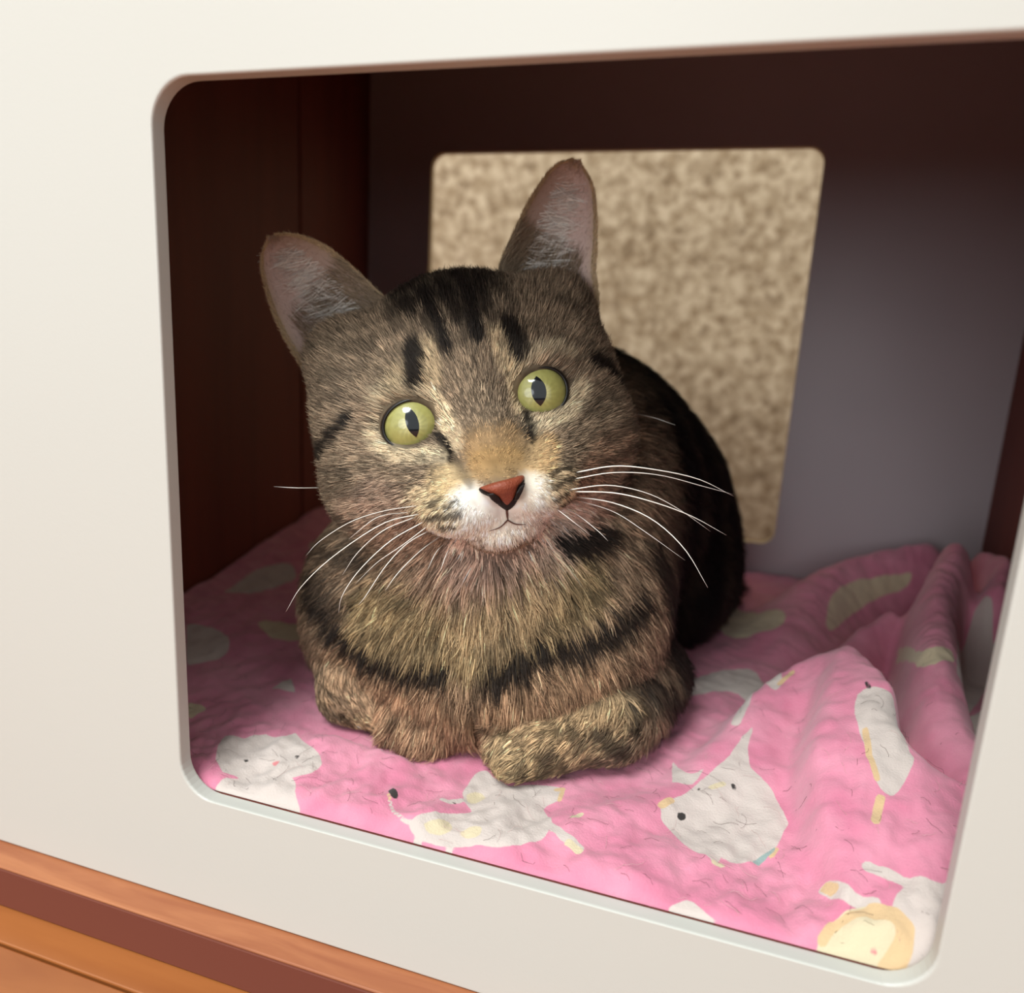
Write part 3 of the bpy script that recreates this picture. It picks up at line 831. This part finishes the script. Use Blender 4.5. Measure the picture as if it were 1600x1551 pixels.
# ---- ear fur: short on the rims and backs, long pale hairs inside
def ear_fur(fb, sgn, seed):
    r = np.random.default_rng(seed); front, back = fb; U, Vn = front.shape[:2]
    def samp(G, u, v):
        iu = np.clip(u * (U-1), 0, U-1.001); iv = np.clip(v * (Vn-1), 0, Vn-1.001)
        a = iu.astype(int); b = iv.astype(int); fu = (iu-a)[:, None]; fv = (iv-b)[:, None]
        return (G[a, b]*(1-fu)*(1-fv) + G[a+1, b]*fu*(1-fv) + G[a, b+1]*(1-fu)*fv + G[a+1, b+1]*fu*fv)
    P_, R_, C_ = [], [], []
    def add(base, d, nn, ln, lift, col, rad):
        n_ = len(base)
        d = d / (np.linalg.norm(d, axis=1)[:, None] + 1e-9)
        tq = np.linspace(0, 1, K)[None, :, None]
        p = base[:, None] + ln[:, None, None] * (tq*d[:, None] + nn[:, None]*lift[:, None, None]*tq*(1-.5*tq))
        P_.append(p); R_.append(np.full((n_, K), rad) * np.linspace(1, .2, K)[None]); C_.append(np.clip(col[:, None] * np.linspace(.8, 1.15, K)[None, :, None], 0, .95))
    eps = .02
    def tang(G, u, v):
        du = samp(G, np.clip(u+eps, 0, 1), v) - samp(G, np.clip(u-eps, 0, 1), v)
        dv = samp(G, u, np.clip(v+eps, 0, 1)) - samp(G, u, np.clip(v-eps, 0, 1))
        return du / (np.linalg.norm(du, axis=1)[:, None]+1e-9), dv / (np.linalg.norm(dv, axis=1)[:, None]+1e-9)
    # back of the ear
    n_ = int(7000*FURK); u, v = r.random(n_)*.84 , r.random(n_)*.84+.08; du, dv = tang(back, u, v)
    add(samp(back, u, v), du + r.normal(size=(n_, 3))*.15, -np.tile(Fh, (n_, 1)), r.uniform(2, 4, n_)/1000, np.full(n_, .3), S('3A2E26')*r.uniform(.6, 1.3, n_)[:, None], .00008)
    # rims
    n_ = int(4200*FURK); u = r.random(n_); sd = r.random(n_) < .5; v = np.where(sd, r.uniform(0, .05, n_), r.uniform(.95, 1, n_))
    du, dv = tang(front, u, v); out = np.where(sd[:, None], -dv, dv)
    add(samp(front, u, v), du*.9 + out*.35 + r.normal(size=(n_, 3))*.2, np.tile(Fh, (n_, 1)), r.uniform(1.0, 2.0, n_)/1000, r.uniform(0, .4, n_), S('C2AA86')*r.uniform(.6, 1.4, n_)[:, None], .00007)
    n_ = int(220*FURK); v = r.random(n_); u = r.uniform(.95, 1, n_); du, dv = tang(front, u, v)
    add(samp(front, u, v), du + r.normal(size=(n_, 3))*.3, np.tile(Fh, (n_, 1)), r.uniform(.8, 1.6, n_)/1000, r.uniform(0, .4, n_), S('C2AA88')*r.uniform(.6, 1.3, n_)[:, None], .00007)
    # inside: fine down everywhere
    n_ = int(5200*FURK); u = r.random(n_)**1.1; v = r.random(n_); du, dv = tang(front, u, v)
    cc = S('B49C8A')*(1-v[:, None]) + S('D0B8B0')*v[:, None]
    add(samp(front, u, v), du*.8 + dv*.5 + r.normal(size=(n_, 3))*.25, np.tile(Fh, (n_, 1)), r.uniform(.8, 1.8, n_)/1000, np.full(n_, .25), cc*r.uniform(.7, 1.25, n_)[:, None], .00006)
    # long pale hairs from the inner side sweeping outward
    n_ = int(900*FURK); u = r.beta(1.4, 1.8, n_)*.8; v = r.uniform(.18, .55, n_); du, dv = tang(front, u, v)
    clump = np.sin(u*42)[:, None]*.25
    add(samp(front, u, v), dv*.85 + du*(.35 + clump) + r.normal(size=(n_, 3))*.13, np.tile(Fh, (n_, 1)), r.uniform(7, 15, n_)*(1-.45*u)/1000, r.uniform(.15, .5, n_), S('F6ECE4')*r.uniform(.6, 1.2, n_)[:, None], .00014)
    # darker fur at the foot of the ear
    n_ = int(4200*FURK); u = r.random(n_)**2*.38; v = r.random(n_)**1.3*.82; du, dv = tang(front, u, v)
    add(samp(front, u, v), du + dv*.35 + r.normal(size=(n_, 3))*.18, np.tile(Fh, (n_, 1)), r.uniform(4, 8, n_)/1000, r.uniform(.1, .5, n_), S('98836C')*r.uniform(.45, 1.4, n_)[:, None], .00008)
    return np.concatenate(P_), np.concatenate(R_), np.concatenate(C_)
for e_, o_, sg in ((earL, ears[0], -1), (earR, ears[1], 1)):
    p_, r_, c_ = ear_fur(e_, sg, 5)
    curves_obj('ear_fur', p_, r_, c_, M_fur, o_, e_[0][0, 7])

# ---- whiskers
M_whisk = plain('whisker_white', S('F2EEE6'), .35, .5)
M_whiskd = plain('whisker_dark', S('3A2E28'), .4, .4)
WH = [
 ([(655,803),(598,818),(522,868),(472,915),(447,955)], .234, 1), ([(662,815),(610,845),(562,890),(535,930),(529,957)], .236, 1),
 ([(652,790),(600,798),(548,815),(500,845),(478,868)], .232, 0), ([(648,808),(600,828),(560,862),(535,898)], .238, 1),
 ([(672,828),(635,850),(602,885),(572,930),(560,945)], .236, 1), ([(690,836),(655,862),(622,895),(602,922)], .232, 1),
 ([(702,842),(682,862),(668,890)], .232, 0), ([(712,842),(698,865),(688,892)], .232, 0), ([(498,762),(462,762),(428,760)], .255, 0),
 ([(640,800),(590,808),(545,842)], .229, 0), ([(668,822),(628,852),(590,878),(555,912)], .240, 0),
 ([(900,738),(960,728),(1020,733),(1090,748),(1146,775)], .240, 2), ([(898,748),(960,738),(1030,742),(1100,760),(1145,772)], .244, 1),
 ([(896,768),(960,770),(1020,784),(1080,806),(1135,836)], .240, 2), ([(900,776),(960,786),(1020,812),(1070,858),(1106,918)], .236, 2),
 ([(890,765),(950,758),(1010,770),(1060,795),(1110,830)], .246, 1), ([(905,782),(960,800),(1010,832),(1070,875)], .243, 0),
 ([(880,792),(905,806),(935,830),(950,845)], .238, 0), ([(870,795),(892,812),(925,838)], .234, 0), ([(985,645),(1020,652),(1055,664)], .262, 0),
]
for pts, zt, big in WH:
    h_, n_ = hit(*pts[0]); c_ = spline(pts, 18); zz = (RW.T @ h_)[2] if h_ is not None else zt + .004
    s_ = np.linspace(0, 1, 18)
    L_ = np.array([P(q[0], q[1], zz + (zt - zz + .0) * a - .006 * np.sin(np.pi * a)) for q, a in zip(c_, s_)])
    r0 = (.00013, .00017, .00022)[big]
    tube('whisker', L_, r0 * np.interp(s_, [0, .1, .7, 1], [1.1, 1, .75, .2]), M_whisk, cat, n=5)
# ------------------------------------------------------------------ blanket
def blanket():
    h = .0011
    xs = np.arange(XL + .002, XR - .002, h); ys = np.arange(.1854, YB - .002, h)
    X, Y = np.meshgrid(xs, ys, indexing='ij'); shp = X.shape
    p = np.stack([X.ravel(), Y.ravel(), np.zeros(X.size)], 1)
    x, y = p[:, 0], p[:, 1]
    q = p.copy()
    z = np.full(len(p), -.1512)
    z += .0009 * noise(q, .055, 21, 2) + .0006 * noise(q, .020, 22, 2) + .00008 * noise(q, .006, 23, 2)
    # rumples along the front edge
    fr = sstep(.245, .20, y)
    z += fr * (.0016 * noise(q * np.array([1, .45, 1]), .030, 24, 2) + .0006 * noise(q, .011, 25, 2))
    # the cat's weight presses it down; it swells round her
    # rise against the left wall at the back
    z += .020 * sstep(.30, .46, y) * sstep(-.20, -.278, x) + .004 * sstep(-.15, -.25, x)
    def ridge(pts, hs, wn, wf, side=1, pw=1.0):
        """fold along a crest: gentle on one side (wn), steep on the other (wf)"""
        L_ = spline(pts, 60); hh = np.interp(np.linspace(0, 1, 60), np.linspace(0, 1, len(hs)), hs)
        seg = np.full(len(p), 1e9); sg = np.zeros(len(p)); ht = np.zeros(len(p))
        for i in range(59):
            a, b = L_[i], L_[i+1]; ba = b - a
            t = np.clip(((x-a[0])*ba[0] + (y-a[1])*ba[1]) / (ba @ ba + 1e-12), 0, 1)
            dx, dy = x - a[0] - t*ba[0], y - a[1] - t*ba[1]; d = np.hypot(dx, dy)
            s = ba[0]*dy - ba[1]*dx
            mk_ = d < seg
            seg = np.where(mk_, d, seg); sg = np.where(mk_, np.sign(s), sg); ht = np.where(mk_, hh[i]*(1-t)+hh[min(i+1, 59)]*t, ht)
        w = np.where(sg * side > 0, wf, wn)
        k = np.clip(1 - seg / w, 0, 1)
        return ht * (k*k*(3-2*k)) ** pw, seg, sg
    # big tent-like fold at the front right
    r1, d1, s1 = ridge([(-.010,.228),(.006,.264),(.022,.300),(.040,.314),(.055,.311),(.064,.284),(.064,.257),(.080,.246),(.110,.240),(.140,.236)],
                       [.000,.008,.018,.029,.037,.036,.029,.021,.016,.014], .085, .009, side=1)
    # rounded roll behind it, rising to the back corner
    def roll(pts, zs, R):
        L_ = spline([(a, b) for a, b in pts], 50); zz = np.interp(np.linspace(0, 1, 50), np.linspace(0, 1, len(zs)), zs)
        seg = np.full(len(p), 1e9); ht = np.zeros(len(p))
        for i in range(49):
            a, b = L_[i], L_[i+1]; ba = b-a
            t = np.clip(((x-a[0])*ba[0] + (y-a[1])*ba[1]) / (ba @ ba + 1e-12), 0, 1)
            d = np.hypot(x-a[0]-t*ba[0], y-a[1]-t*ba[1]); mk_ = d < seg
            seg = np.where(mk_, d, seg); ht = np.where(mk_, zz[i]*(1-t)+zz[min(i+1, 49)]*t, ht)
        inside = np.sqrt(np.clip(1 - (seg/R)**2, 0, 1))
        return ht * np.clip(inside * 1.0, 0, 1) ** .8
    r2 = roll([(.091,.266),(.087,.294),(.091,.335),(.100,.380),(.113,.415)], [.017,.026,.036,.050,.062], .0130)
    r3 = roll([(.128,.395),(.137,.420),(.135,.450)], [.048,.056,.050], .010)
    r4, _, _ = ridge([(.036,.395),(.050,.440),(.075,.475),(.120,.500)], [.010,.022,.030,.040], .035, .03, side=1)
    r5, _, _ = ridge([(.048,.345),(.065,.372),(.082,.388)], [.012,.020,.030], .022, .010, side=1)
    r6, _, _ = ridge([(.110,.250),(.118,.290),(.122,.335)], [.006,.014,.020], .014, .016, side=-1)
    r7, _, _ = ridge([(.105,.200),(.085,.212),(.030,.219)], [.004,.0035,.000], .02, .018, side=1)
    r8, _, _ = ridge([(-.045,.197),(-.028,.214),(-.010,.228)], [.002,.0036,.004], .012, .012, side=1)
    r9, _, _ = ridge([(-.150,.205),(-.120,.222),(-.100,.214)], [.001,.003,.001], .012, .012, side=1)
    soft = np.log(np.exp(np.stack([r1, r2, r3, r4, r5, r6]) * 650).sum(0) - 5) / 650
    def blur(a, s):
        k = np.exp(-.5 * (np.arange(-3*s, 3*s+1) / s) ** 2); k /= k.sum(); a = a.reshape(shp)
        a = np.pad(a, 3*s, mode='edge')
        a = np.apply_along_axis(lambda v: np.convolve(v, k, 'same'), 0, a); a = np.apply_along_axis(lambda v: np.convolve(v, k, 'same'), 1, a)
        return a[3*s:-3*s, 3*s:-3*s].ravel()
    soft = blur(np.maximum(soft, 0), 2)
    # small cross creases on the roll
    z += soft + blur(r7 + r8 + r9, 3)
    # pressed flat under the cat
    low_ = CV[CV[:, 2] < -.142]
    foot = np.zeros(shp); ii = np.clip(((low_[:, 0] - xs[0]) / h).astype(int), 2, shp[0]-3); jj = np.clip(((low_[:, 1] - ys[0]) / h).astype(int), 2, shp[1]-3)
    for a_ in (-2, -1, 0, 1, 2):
        for b_ in (-2, -1, 0, 1, 2): foot[ii + a_, jj + b_] = 1
    foot = blur(foot, 2); z = np.where(foot > .4, np.minimum(z, -.1510), z - foot * .0004)
    z += .0006 * noise(q * np.array([1, 1, 1]), .016, 27, 2) * sstep(.004, .02, soft)
    # small cross creases on the roll
    z += .0005 * np.sin(y * 900 + 5*np.sin(x*190) + 4*noise(q, .05, 31, 2)) * (.4 + noise(q, .03, 32, 2)) * sstep(.012, .03, r2) * sstep(.25, .33, y)
    ed = np.clip((.1915 - y) / .0061, 0, 1); z = z - ed**2 * (z - (ZF + .0010))      # the edge rolls down to the sill
    z = np.maximum(z, ZF + .0009)
    p[:, 2] = z
    nx, ny = shp; I = np.arange(nx*ny).reshape(nx, ny)
    F_ = np.stack([I[:-1, :-1], I[1:, :-1], I[1:, 1:], I[:-1, 1:]], -1).reshape(-1, 4)
    # border folded under so the cloth has a thickness
    ring = np.concatenate([I[:, 0], I[-1, 1:], I[:-1, -1][::-1], I[0, 1:-1][::-1]])
    low = p[ring].copy(); low[:, 2] = np.where(low[:, 1] < .19, ZF + .0001, low[:, 2] - .0014)
    n0 = len(p); allp = np.vstack([p, low]); m_ = len(ring); k = np.arange(m_)
    Fr = np.stack([ring[k], n0 + k, n0 + (k+1) % m_, ring[(k+1) % m_]], 1)
    return allp, np.vstack([F_, Fr]), p, shp, xs, ys
BP, BF, bp0, bshp, bxs, bys = blanket()
def height(x, y):
    i = np.clip(((x - bxs[0]) / (bxs[1]-bxs[0])).astype(int), 0, bshp[0]-1); j = np.clip(((y - bys[0]) / (bys[1]-bys[0])).astype(int), 0, bshp[1]-1)
    return bp0[:, 2].reshape(bshp)[i, j]
# lay the photograph's print positions on the cloth
cs = 2
Ic = np.arange(bshp[0]*bshp[1]).reshape(bshp)[::cs, ::cs]; cidx = Ic.ravel(); cp = bp0[cidx]
J = np.arange(Ic.size).reshape(Ic.shape)
cf = np.stack([J[:-1, :-1], J[1:, :-1], J[1:, 1:], J[:-1, 1:]], -1).reshape(-1, 4)
BB = BVHTree.FromPolygons([tuple(v) for v in cp], [tuple(int(i) for i in f) for f in cf])
def cloth(x, y):
    r = BB.ray_cast(Vector((0, 0, 0)), Vector(raydir(x, y)))
    if r[0] is not None: return np.array(r[0])[:2]
    z = -.151
    for _ in range(12):
        q = on_floor(x, y, z); z = .5 * z + .5 * float(height(np.array([q[0]]), np.array([q[1]]))[0])
    return q[:2]
def poly_sdf(pts, P2):
    """signed distance (metres, negative inside) of P2 to a closed polygon"""
    out = np.full(len(P2), 1e9); ins = np.zeros(len(P2), bool); n = len(pts)
    for i in range(n):
        a, b = pts[i], pts[(i+1) % n]; ba = b - a
        t = np.clip(((P2 - a) @ ba) / (ba @ ba + 1e-14), 0, 1)
        out = np.minimum(out, np.linalg.norm(P2 - a - t[:, None]*ba, axis=1))
        c = ((a[1] > P2[:, 1]) != (b[1] > P2[:, 1]))
        with np.errstate(divide='ignore', invalid='ignore'):
            xi = (b[0]-a[0]) * (P2[:, 1]-a[1]) / (b[1]-a[1]) + a[0]
        ins ^= c & (P2[:, 0] < xi)
    return np.where(ins, -out, out)
def line_sdf(pts, r, P2):
    out = np.full(len(P2), 1e9)
    for a, b in zip(pts[:-1], pts[1:]):
        ba = b - a; t = np.clip(((P2 - a) @ ba) / (ba @ ba + 1e-14), 0, 1)
        out = np.minimum(out, np.linalg.norm(P2 - a - t[:, None]*ba, axis=1))
    return out - r
P2 = BP[:, :2]
LAY = {k: np.full(len(BP), .02) for k in ('white', 'yellow', 'cream', 'dark', 'rose', 'teal')}
def pshape(layer, pts, sm=True):
    q = np.array([cloth(*a) for a in pts])
    if sm and len(q) > 4:
        q2 = spline(np.vstack([q, q[:1]]), len(q)*4)[:-1]; q = q2
    LAY[layer] = np.minimum(LAY[layer], poly_sdf(q, P2))
def pline(layer, pts, r): LAY[layer] = np.minimum(LAY[layer], line_sdf(np.array([cloth(*a) for a in pts]), r, P2))
def floorshape(layer, cx, cy, rx, ry, rot=0, bump=.15, k=5, ph=0):
    n = 40; t = np.linspace(0, 2*np.pi, n, endpoint=False)
    r = 1 + bump*np.sin(k*t + ph)
    X_ = rx*r*np.cos(t); Y_ = ry*r*np.sin(t)
    q = np.stack([cx + X_*np.cos(rot) - Y_*np.sin(rot), cy + X_*np.sin(rot) + Y_*np.cos(rot)], 1)
    LAY[layer] = np.minimum(LAY[layer], poly_sdf(q, P2))
# sitting white kitten, front left
pshape('white', [(350,1150),(380,1153),(415,1147),(445,1150),(462,1144),(476,1160),(498,1176),(503,1195),(488,1207),(462,1214),(420,1218),(375,1216),(348,1206),(337,1185),(340,1166)], False)
pshape('white', [(352,1215),(400,1214),(456,1214),(462,1240),(468,1275),(420,1262),(370,1245),(335,1235)])
pline('dark', [(384,1187),(386,1188)], .0007); pline('dark', [(463,1182),(466,1183)], .0007)
pshape('rose', [(424,1189),(437,1188),(433,1196),(428,1196)], False)
# dark speck and its thread
pshape('dark', [(606,1236),(612,1232),(620,1236),(622,1245),(616,1248),(611,1243)]); pline('yellow', [(607,1240),(609,1248)], .0006)
pline('white', [(609,1250),(614,1266),(628,1280),(642,1286)], .0006)
# playing kitten, front middle
pshape('white', [(722,1240),(740,1212),(755,1203),(775,1216),(800,1228),(840,1226),(880,1232),(874,1250),(850,1262),(862,1280),(852,1306),(820,1318),(780,1324),(735,1322),(690,1322),(655,1310),(640,1292),(650,1276),(690,1270),(735,1268),(728,1255)])
pline('white', [(850,1285),(880,1305),(905,1325)], .0016); pline('white', [(655,1312),(640,1320)], .0011); pline('white', [(704,1320),(698,1336)], .0011); pline('white', [(728,1250),(700,1252),(690,1248)], .0009)
pshape('cream', [(662,1284),(680,1280),(702,1284),(706,1296),(690,1304),(668,1300)]); pshape('cream', [(716,1300),(735,1292),(752,1292),(748,1306),(728,1310)])
pshape('cream', [(728,1242),(748,1238),(760,1246),(745,1254),(732,1252)]); pline('yellow', [(868,1234),(880,1232),(874,1250)], .0008)
pline('cream', [(888,1316),(905,1328)], .0013); pline('cream', [(895,1276),(908,1272)], .0009)
pline('dark', [(708,1254),(712,1255)], .0004)
# kitten head on the slope of the fold
pshape('white', [(1032,1262),(1055,1246),(1070,1240),(1100,1215),(1140,1180),(1160,1150),(1178,1132),(1168,1168),(1172,1198),(1190,1215),(1210,1240),(1232,1285),(1214,1322),(1180,1348),(1150,1350),(1128,1338),(1118,1352),(1100,1334),(1065,1316),(1046,1296),(1033,1280)], False)
pshape('white', [(1050,1222),(1052,1190),(1068,1205),(1085,1208),(1100,1200),(1080,1226)])
pshape('dark', [(1060,1268),(1070,1270),(1071,1279),(1062,1281),(1058,1275)]); pshape('dark', [(1141,1222),(1149,1226),(1151,1235),(1144,1233)])
pline('dark', [(1090,1234),(1094,1231)], .0004)
pline('yellow', [(1034,1258),(1048,1250)], .0014); pline('cream', [(1112,1230),(1130,1224)], .0011); pline('cream', [(1115,1346),(1128,1352)], .0009)
pshape('teal', [(1172,1346),(1212,1322),(1210,1330),(1186,1351)], False); pline('yellow', [(1205,1338),(1213,1326)], .0008)
pline('white', [(1150,1128),(1165,1098),(1180,1070)], .0018); pline('yellow', [(1218,1068),(1238,1050)], .001)
# left front fragments
pshape('white', [(292,975),(320,978),(352,992),(358,1012),(340,1030),(310,1036),(292,1034)]); pshape('cream', [(295,1096),(312,1100),(322,1108),(305,1118),(294,1120)])
pshape('white', [(1030,1424),(1060,1410),(1080,1408),(1098,1422),(1120,1440),(1150,1458),(1100,1452),(1050,1440)])
# big round print bottom right
pshape('white', [(1398,1402),(1425,1375),(1470,1380),(1496,1365),(1500,1430),(1480,1500),(1440,1524),(1400,1510),(1385,1460)])
pline('white', [(1290,1388),(1330,1402),(1366,1412)], .0017); pline('yellow', [(1290,1386),(1302,1390)], .0013); pline('white', [(1355,1354),(1395,1368),(1440,1380)], .0015)
pshape('cream', [(1276,1482),(1285,1455),(1310,1432),(1345,1418),(1375,1420),(1400,1424),(1424,1440),(1425,1475),(1410,1505),(1388,1524),(1330,1510),(1290,1498)])
YR = [(1365,1424),(1395,1428),(1415,1450),(1412,1480),(1396,1508),(1378,1518)]
pline('yellow', YR, .0022); pline('yellow', [(1365,1424),(1330,1430),(1300,1448),(1284,1470)], .0012)
pshape('rose', [(1359,1480),(1367,1478),(1373,1486),(1368,1493),(1360,1490)]); pshape('dark', [(1434,1494),(1444,1493),(1450,1502),(1440,1505)])
# print on the crest of the fold and on the roll
pshape('white', [(1340,1085),(1356,1074),(1385,1078),(1396,1092),(1402,1130),(1420,1170),(1428,1190),(1400,1240),(1380,1236),(1362,1200),(1345,1150),(1335,1110)])
pline('dark', [(1354,1066),(1358,1074)], .0007); pline('yellow', [(1352,1140),(1358,1180),(1370,1215)], .0010); pline('yellow', [(1376,1246),(1372,1262),(1368,1282)], .0013)
pshape('cream', [(1404,1010),(1440,1018),(1486,1015),(1488,1035),(1440,1044),(1403,1036)])
pshape('cream', [(1290,975),(1300,930),(1340,905),(1415,895),(1418,915),(1370,935),(1330,960),(1300,985)])
pshape('cream', [(1120,962),(1150,950),(1215,952),(1226,970),(1200,985),(1130,990)])
pshape('white', [(1066,1064),(1110,1052),(1180,1048),(1222,1056),(1200,1072),(1150,1082),(1070,1086)])
pshape('white', [(1496,1000),(1520,960),(1550,1010),(1548,1055),(1500,1064)])
pshape('white', [(350,925),(400,890),(450,880),(460,905),(400,925)]); pshape('white', [(425,1075),(455,1060),(462,1082)])
# more of the print where the cat lies, behind the folds and at the back
for cx_, cy_, a_, ph in ((-.20,.30,.2,0),(-.11,.29,1.1,2),(-.235,.40,.4,1),(-.09,.38,2.0,3),(-.02,.47,.6,2),(-.17,.49,1.4,4),(.115,.33,.2,1),(-.045,.33,.9,5)):
    floorshape('white' if ph % 2 else 'cream', cx_, cy_, .017, .011, a_, .16, 3, ph)
M_bl, N, L, B = nmat('pink_flannel')
def attr(n_):
    a = N.new('ShaderNodeAttribute'); a.attribute_name = n_; return a.outputs['Fac']
tcn = N.new('ShaderNodeTexCoord')
wn = N.new('ShaderNodeTexNoise'); wn.inputs['Scale'].default_value = 420; wn.inputs['Detail'].default_value = 3; L.new(tcn.outputs['Object'], wn.inputs['Vector'])
fn = N.new('ShaderNodeTexNoise'); fn.inputs['Scale'].default_value = 1400; fn.inputs['Detail'].default_value = 3; L.new(tcn.outputs['Object'], fn.inputs['Vector'])
pn = N.new('ShaderNodeTexNoise'); pn.inputs['Scale'].default_value = 60; pn.inputs['Detail'].default_value = 5; L.new(tcn.outputs['Object'], pn.inputs['Vector'])
rp = N.new('ShaderNodeValToRGB'); rp.color_ramp.elements[0].position = .35; rp.color_ramp.elements[1].position = .65
rp.color_ramp.elements[0].color = (*S('CE7A94'), 1); rp.color_ramp.elements[1].color = (*S('DA8EA4'), 1)
L.new(pn.outputs['Fac'], rp.inputs['Fac'])
prev = rp.outputs['Color']
for nm, col_ in (('white', S('C8BAB4')), ('cream', S('D0C0A2')), ('yellow', S('D0B088')), ('rose', S('D27C80')), ('teal', S('8FA3A0')), ('dark', S('2E2826'))):
    ad = N.new('ShaderNodeMath'); ad.operation = 'MULTIPLY_ADD'; ad.inputs[1].default_value = .0006 if nm in ('white', 'cream') else .0004; ad.inputs[2].default_value = -.0003 if nm in ('white', 'cream') else -.0002
    L.new(wn.outputs['Fac'], ad.inputs[0])
    sm = N.new('ShaderNodeMath'); sm.operation = 'ADD'; L.new(attr(nm), sm.inputs[0]); L.new(ad.outputs[0], sm.inputs[1])
    mr = N.new('ShaderNodeMapRange'); mr.inputs['From Min'].default_value = .00018; mr.inputs['From Max'].default_value = -.00018; L.new(sm.outputs[0], mr.inputs['Value'])
    mx = N.new('ShaderNodeMix'); mx.data_type = 'RGBA'; L.new(mr.outputs['Result'], mx.inputs[0]); L.new(prev, mx.inputs[6]); mx.inputs[7].default_value = (*col_, 1)
    prev = mx.outputs[2]
L.new(prev, B.inputs['Base Color']); B.inputs['Roughness'].default_value = .9; B.inputs['Specular IOR Level'].default_value = .1
B.inputs['Sheen Weight'].default_value = .25; B.inputs['Sheen Roughness'].default_value = .6
bmp = N.new('ShaderNodeBump'); bmp.inputs['Strength'].default_value = .28; bmp.inputs['Distance'].default_value = .0009
sm2 = N.new('ShaderNodeMath'); sm2.operation = 'ADD'
wv = N.new('ShaderNodeTexNoise'); wv.inputs['Scale'].default_value = 130; wv.inputs['Detail'].default_value = 4; wv.inputs['Distortion'].default_value = 1.2
L.new(tcn.outputs['Object'], wv.inputs['Vector'])
L.new(wv.outputs['Fac'], sm2.inputs[0]); L.new(fn.outputs['Fac'], sm2.inputs[1]); L.new(sm2.outputs[0], bmp.inputs['Height']); L.new(bmp.outputs['Normal'], B.inputs['Normal'])
blk = mk('blanket', BP, BF, M_bl, None, origin=(-.06, .35, ZF))
for k_, v_ in LAY.items(): setf(blk, k_, v_)
blk['label'] = 'pink flannel blanket printed with white kittens, rumpled on the cabinet floor under the cat'
blk['category'] = 'blanket'
# shed hairs on the cloth
r = np.random.default_rng(3); n_ = 900
hx = r.uniform(-.26, .15, n_); hy = .188 + .16 * r.random(n_)**1.2
a0 = r.normal(-.5, .7, n_); ln_ = r.uniform(.002, .010, n_); cv_ = r.normal(0, 1.1, n_)
tt_ = np.linspace(0, 1, 7)[None]
ang = a0[:, None] + cv_[:, None] * tt_
sx_ = np.cumsum(np.cos(ang), 1) * (ln_ / 7)[:, None]; sy_ = np.cumsum(np.sin(ang), 1) * (ln_ / 7)[:, None]
HX = hx[:, None] + sx_; HY = np.clip(hy[:, None] + sy_, .1875, .5)
HZ = height(HX, HY) + .0004 + .0006 * np.sin(np.pi * tt_) * r.random((n_, 1))
cc = np.where((r.random(n_) < .6)[:, None], S('4A3430')[None], S('C9A9A6')[None])
curves_obj('shed_hair', np.stack([HX, HY, HZ], -1), np.full((n_, 7), .000032), np.repeat(cc[:, None], 7, 1), M_fur, blk, (-.06, .35, ZF))
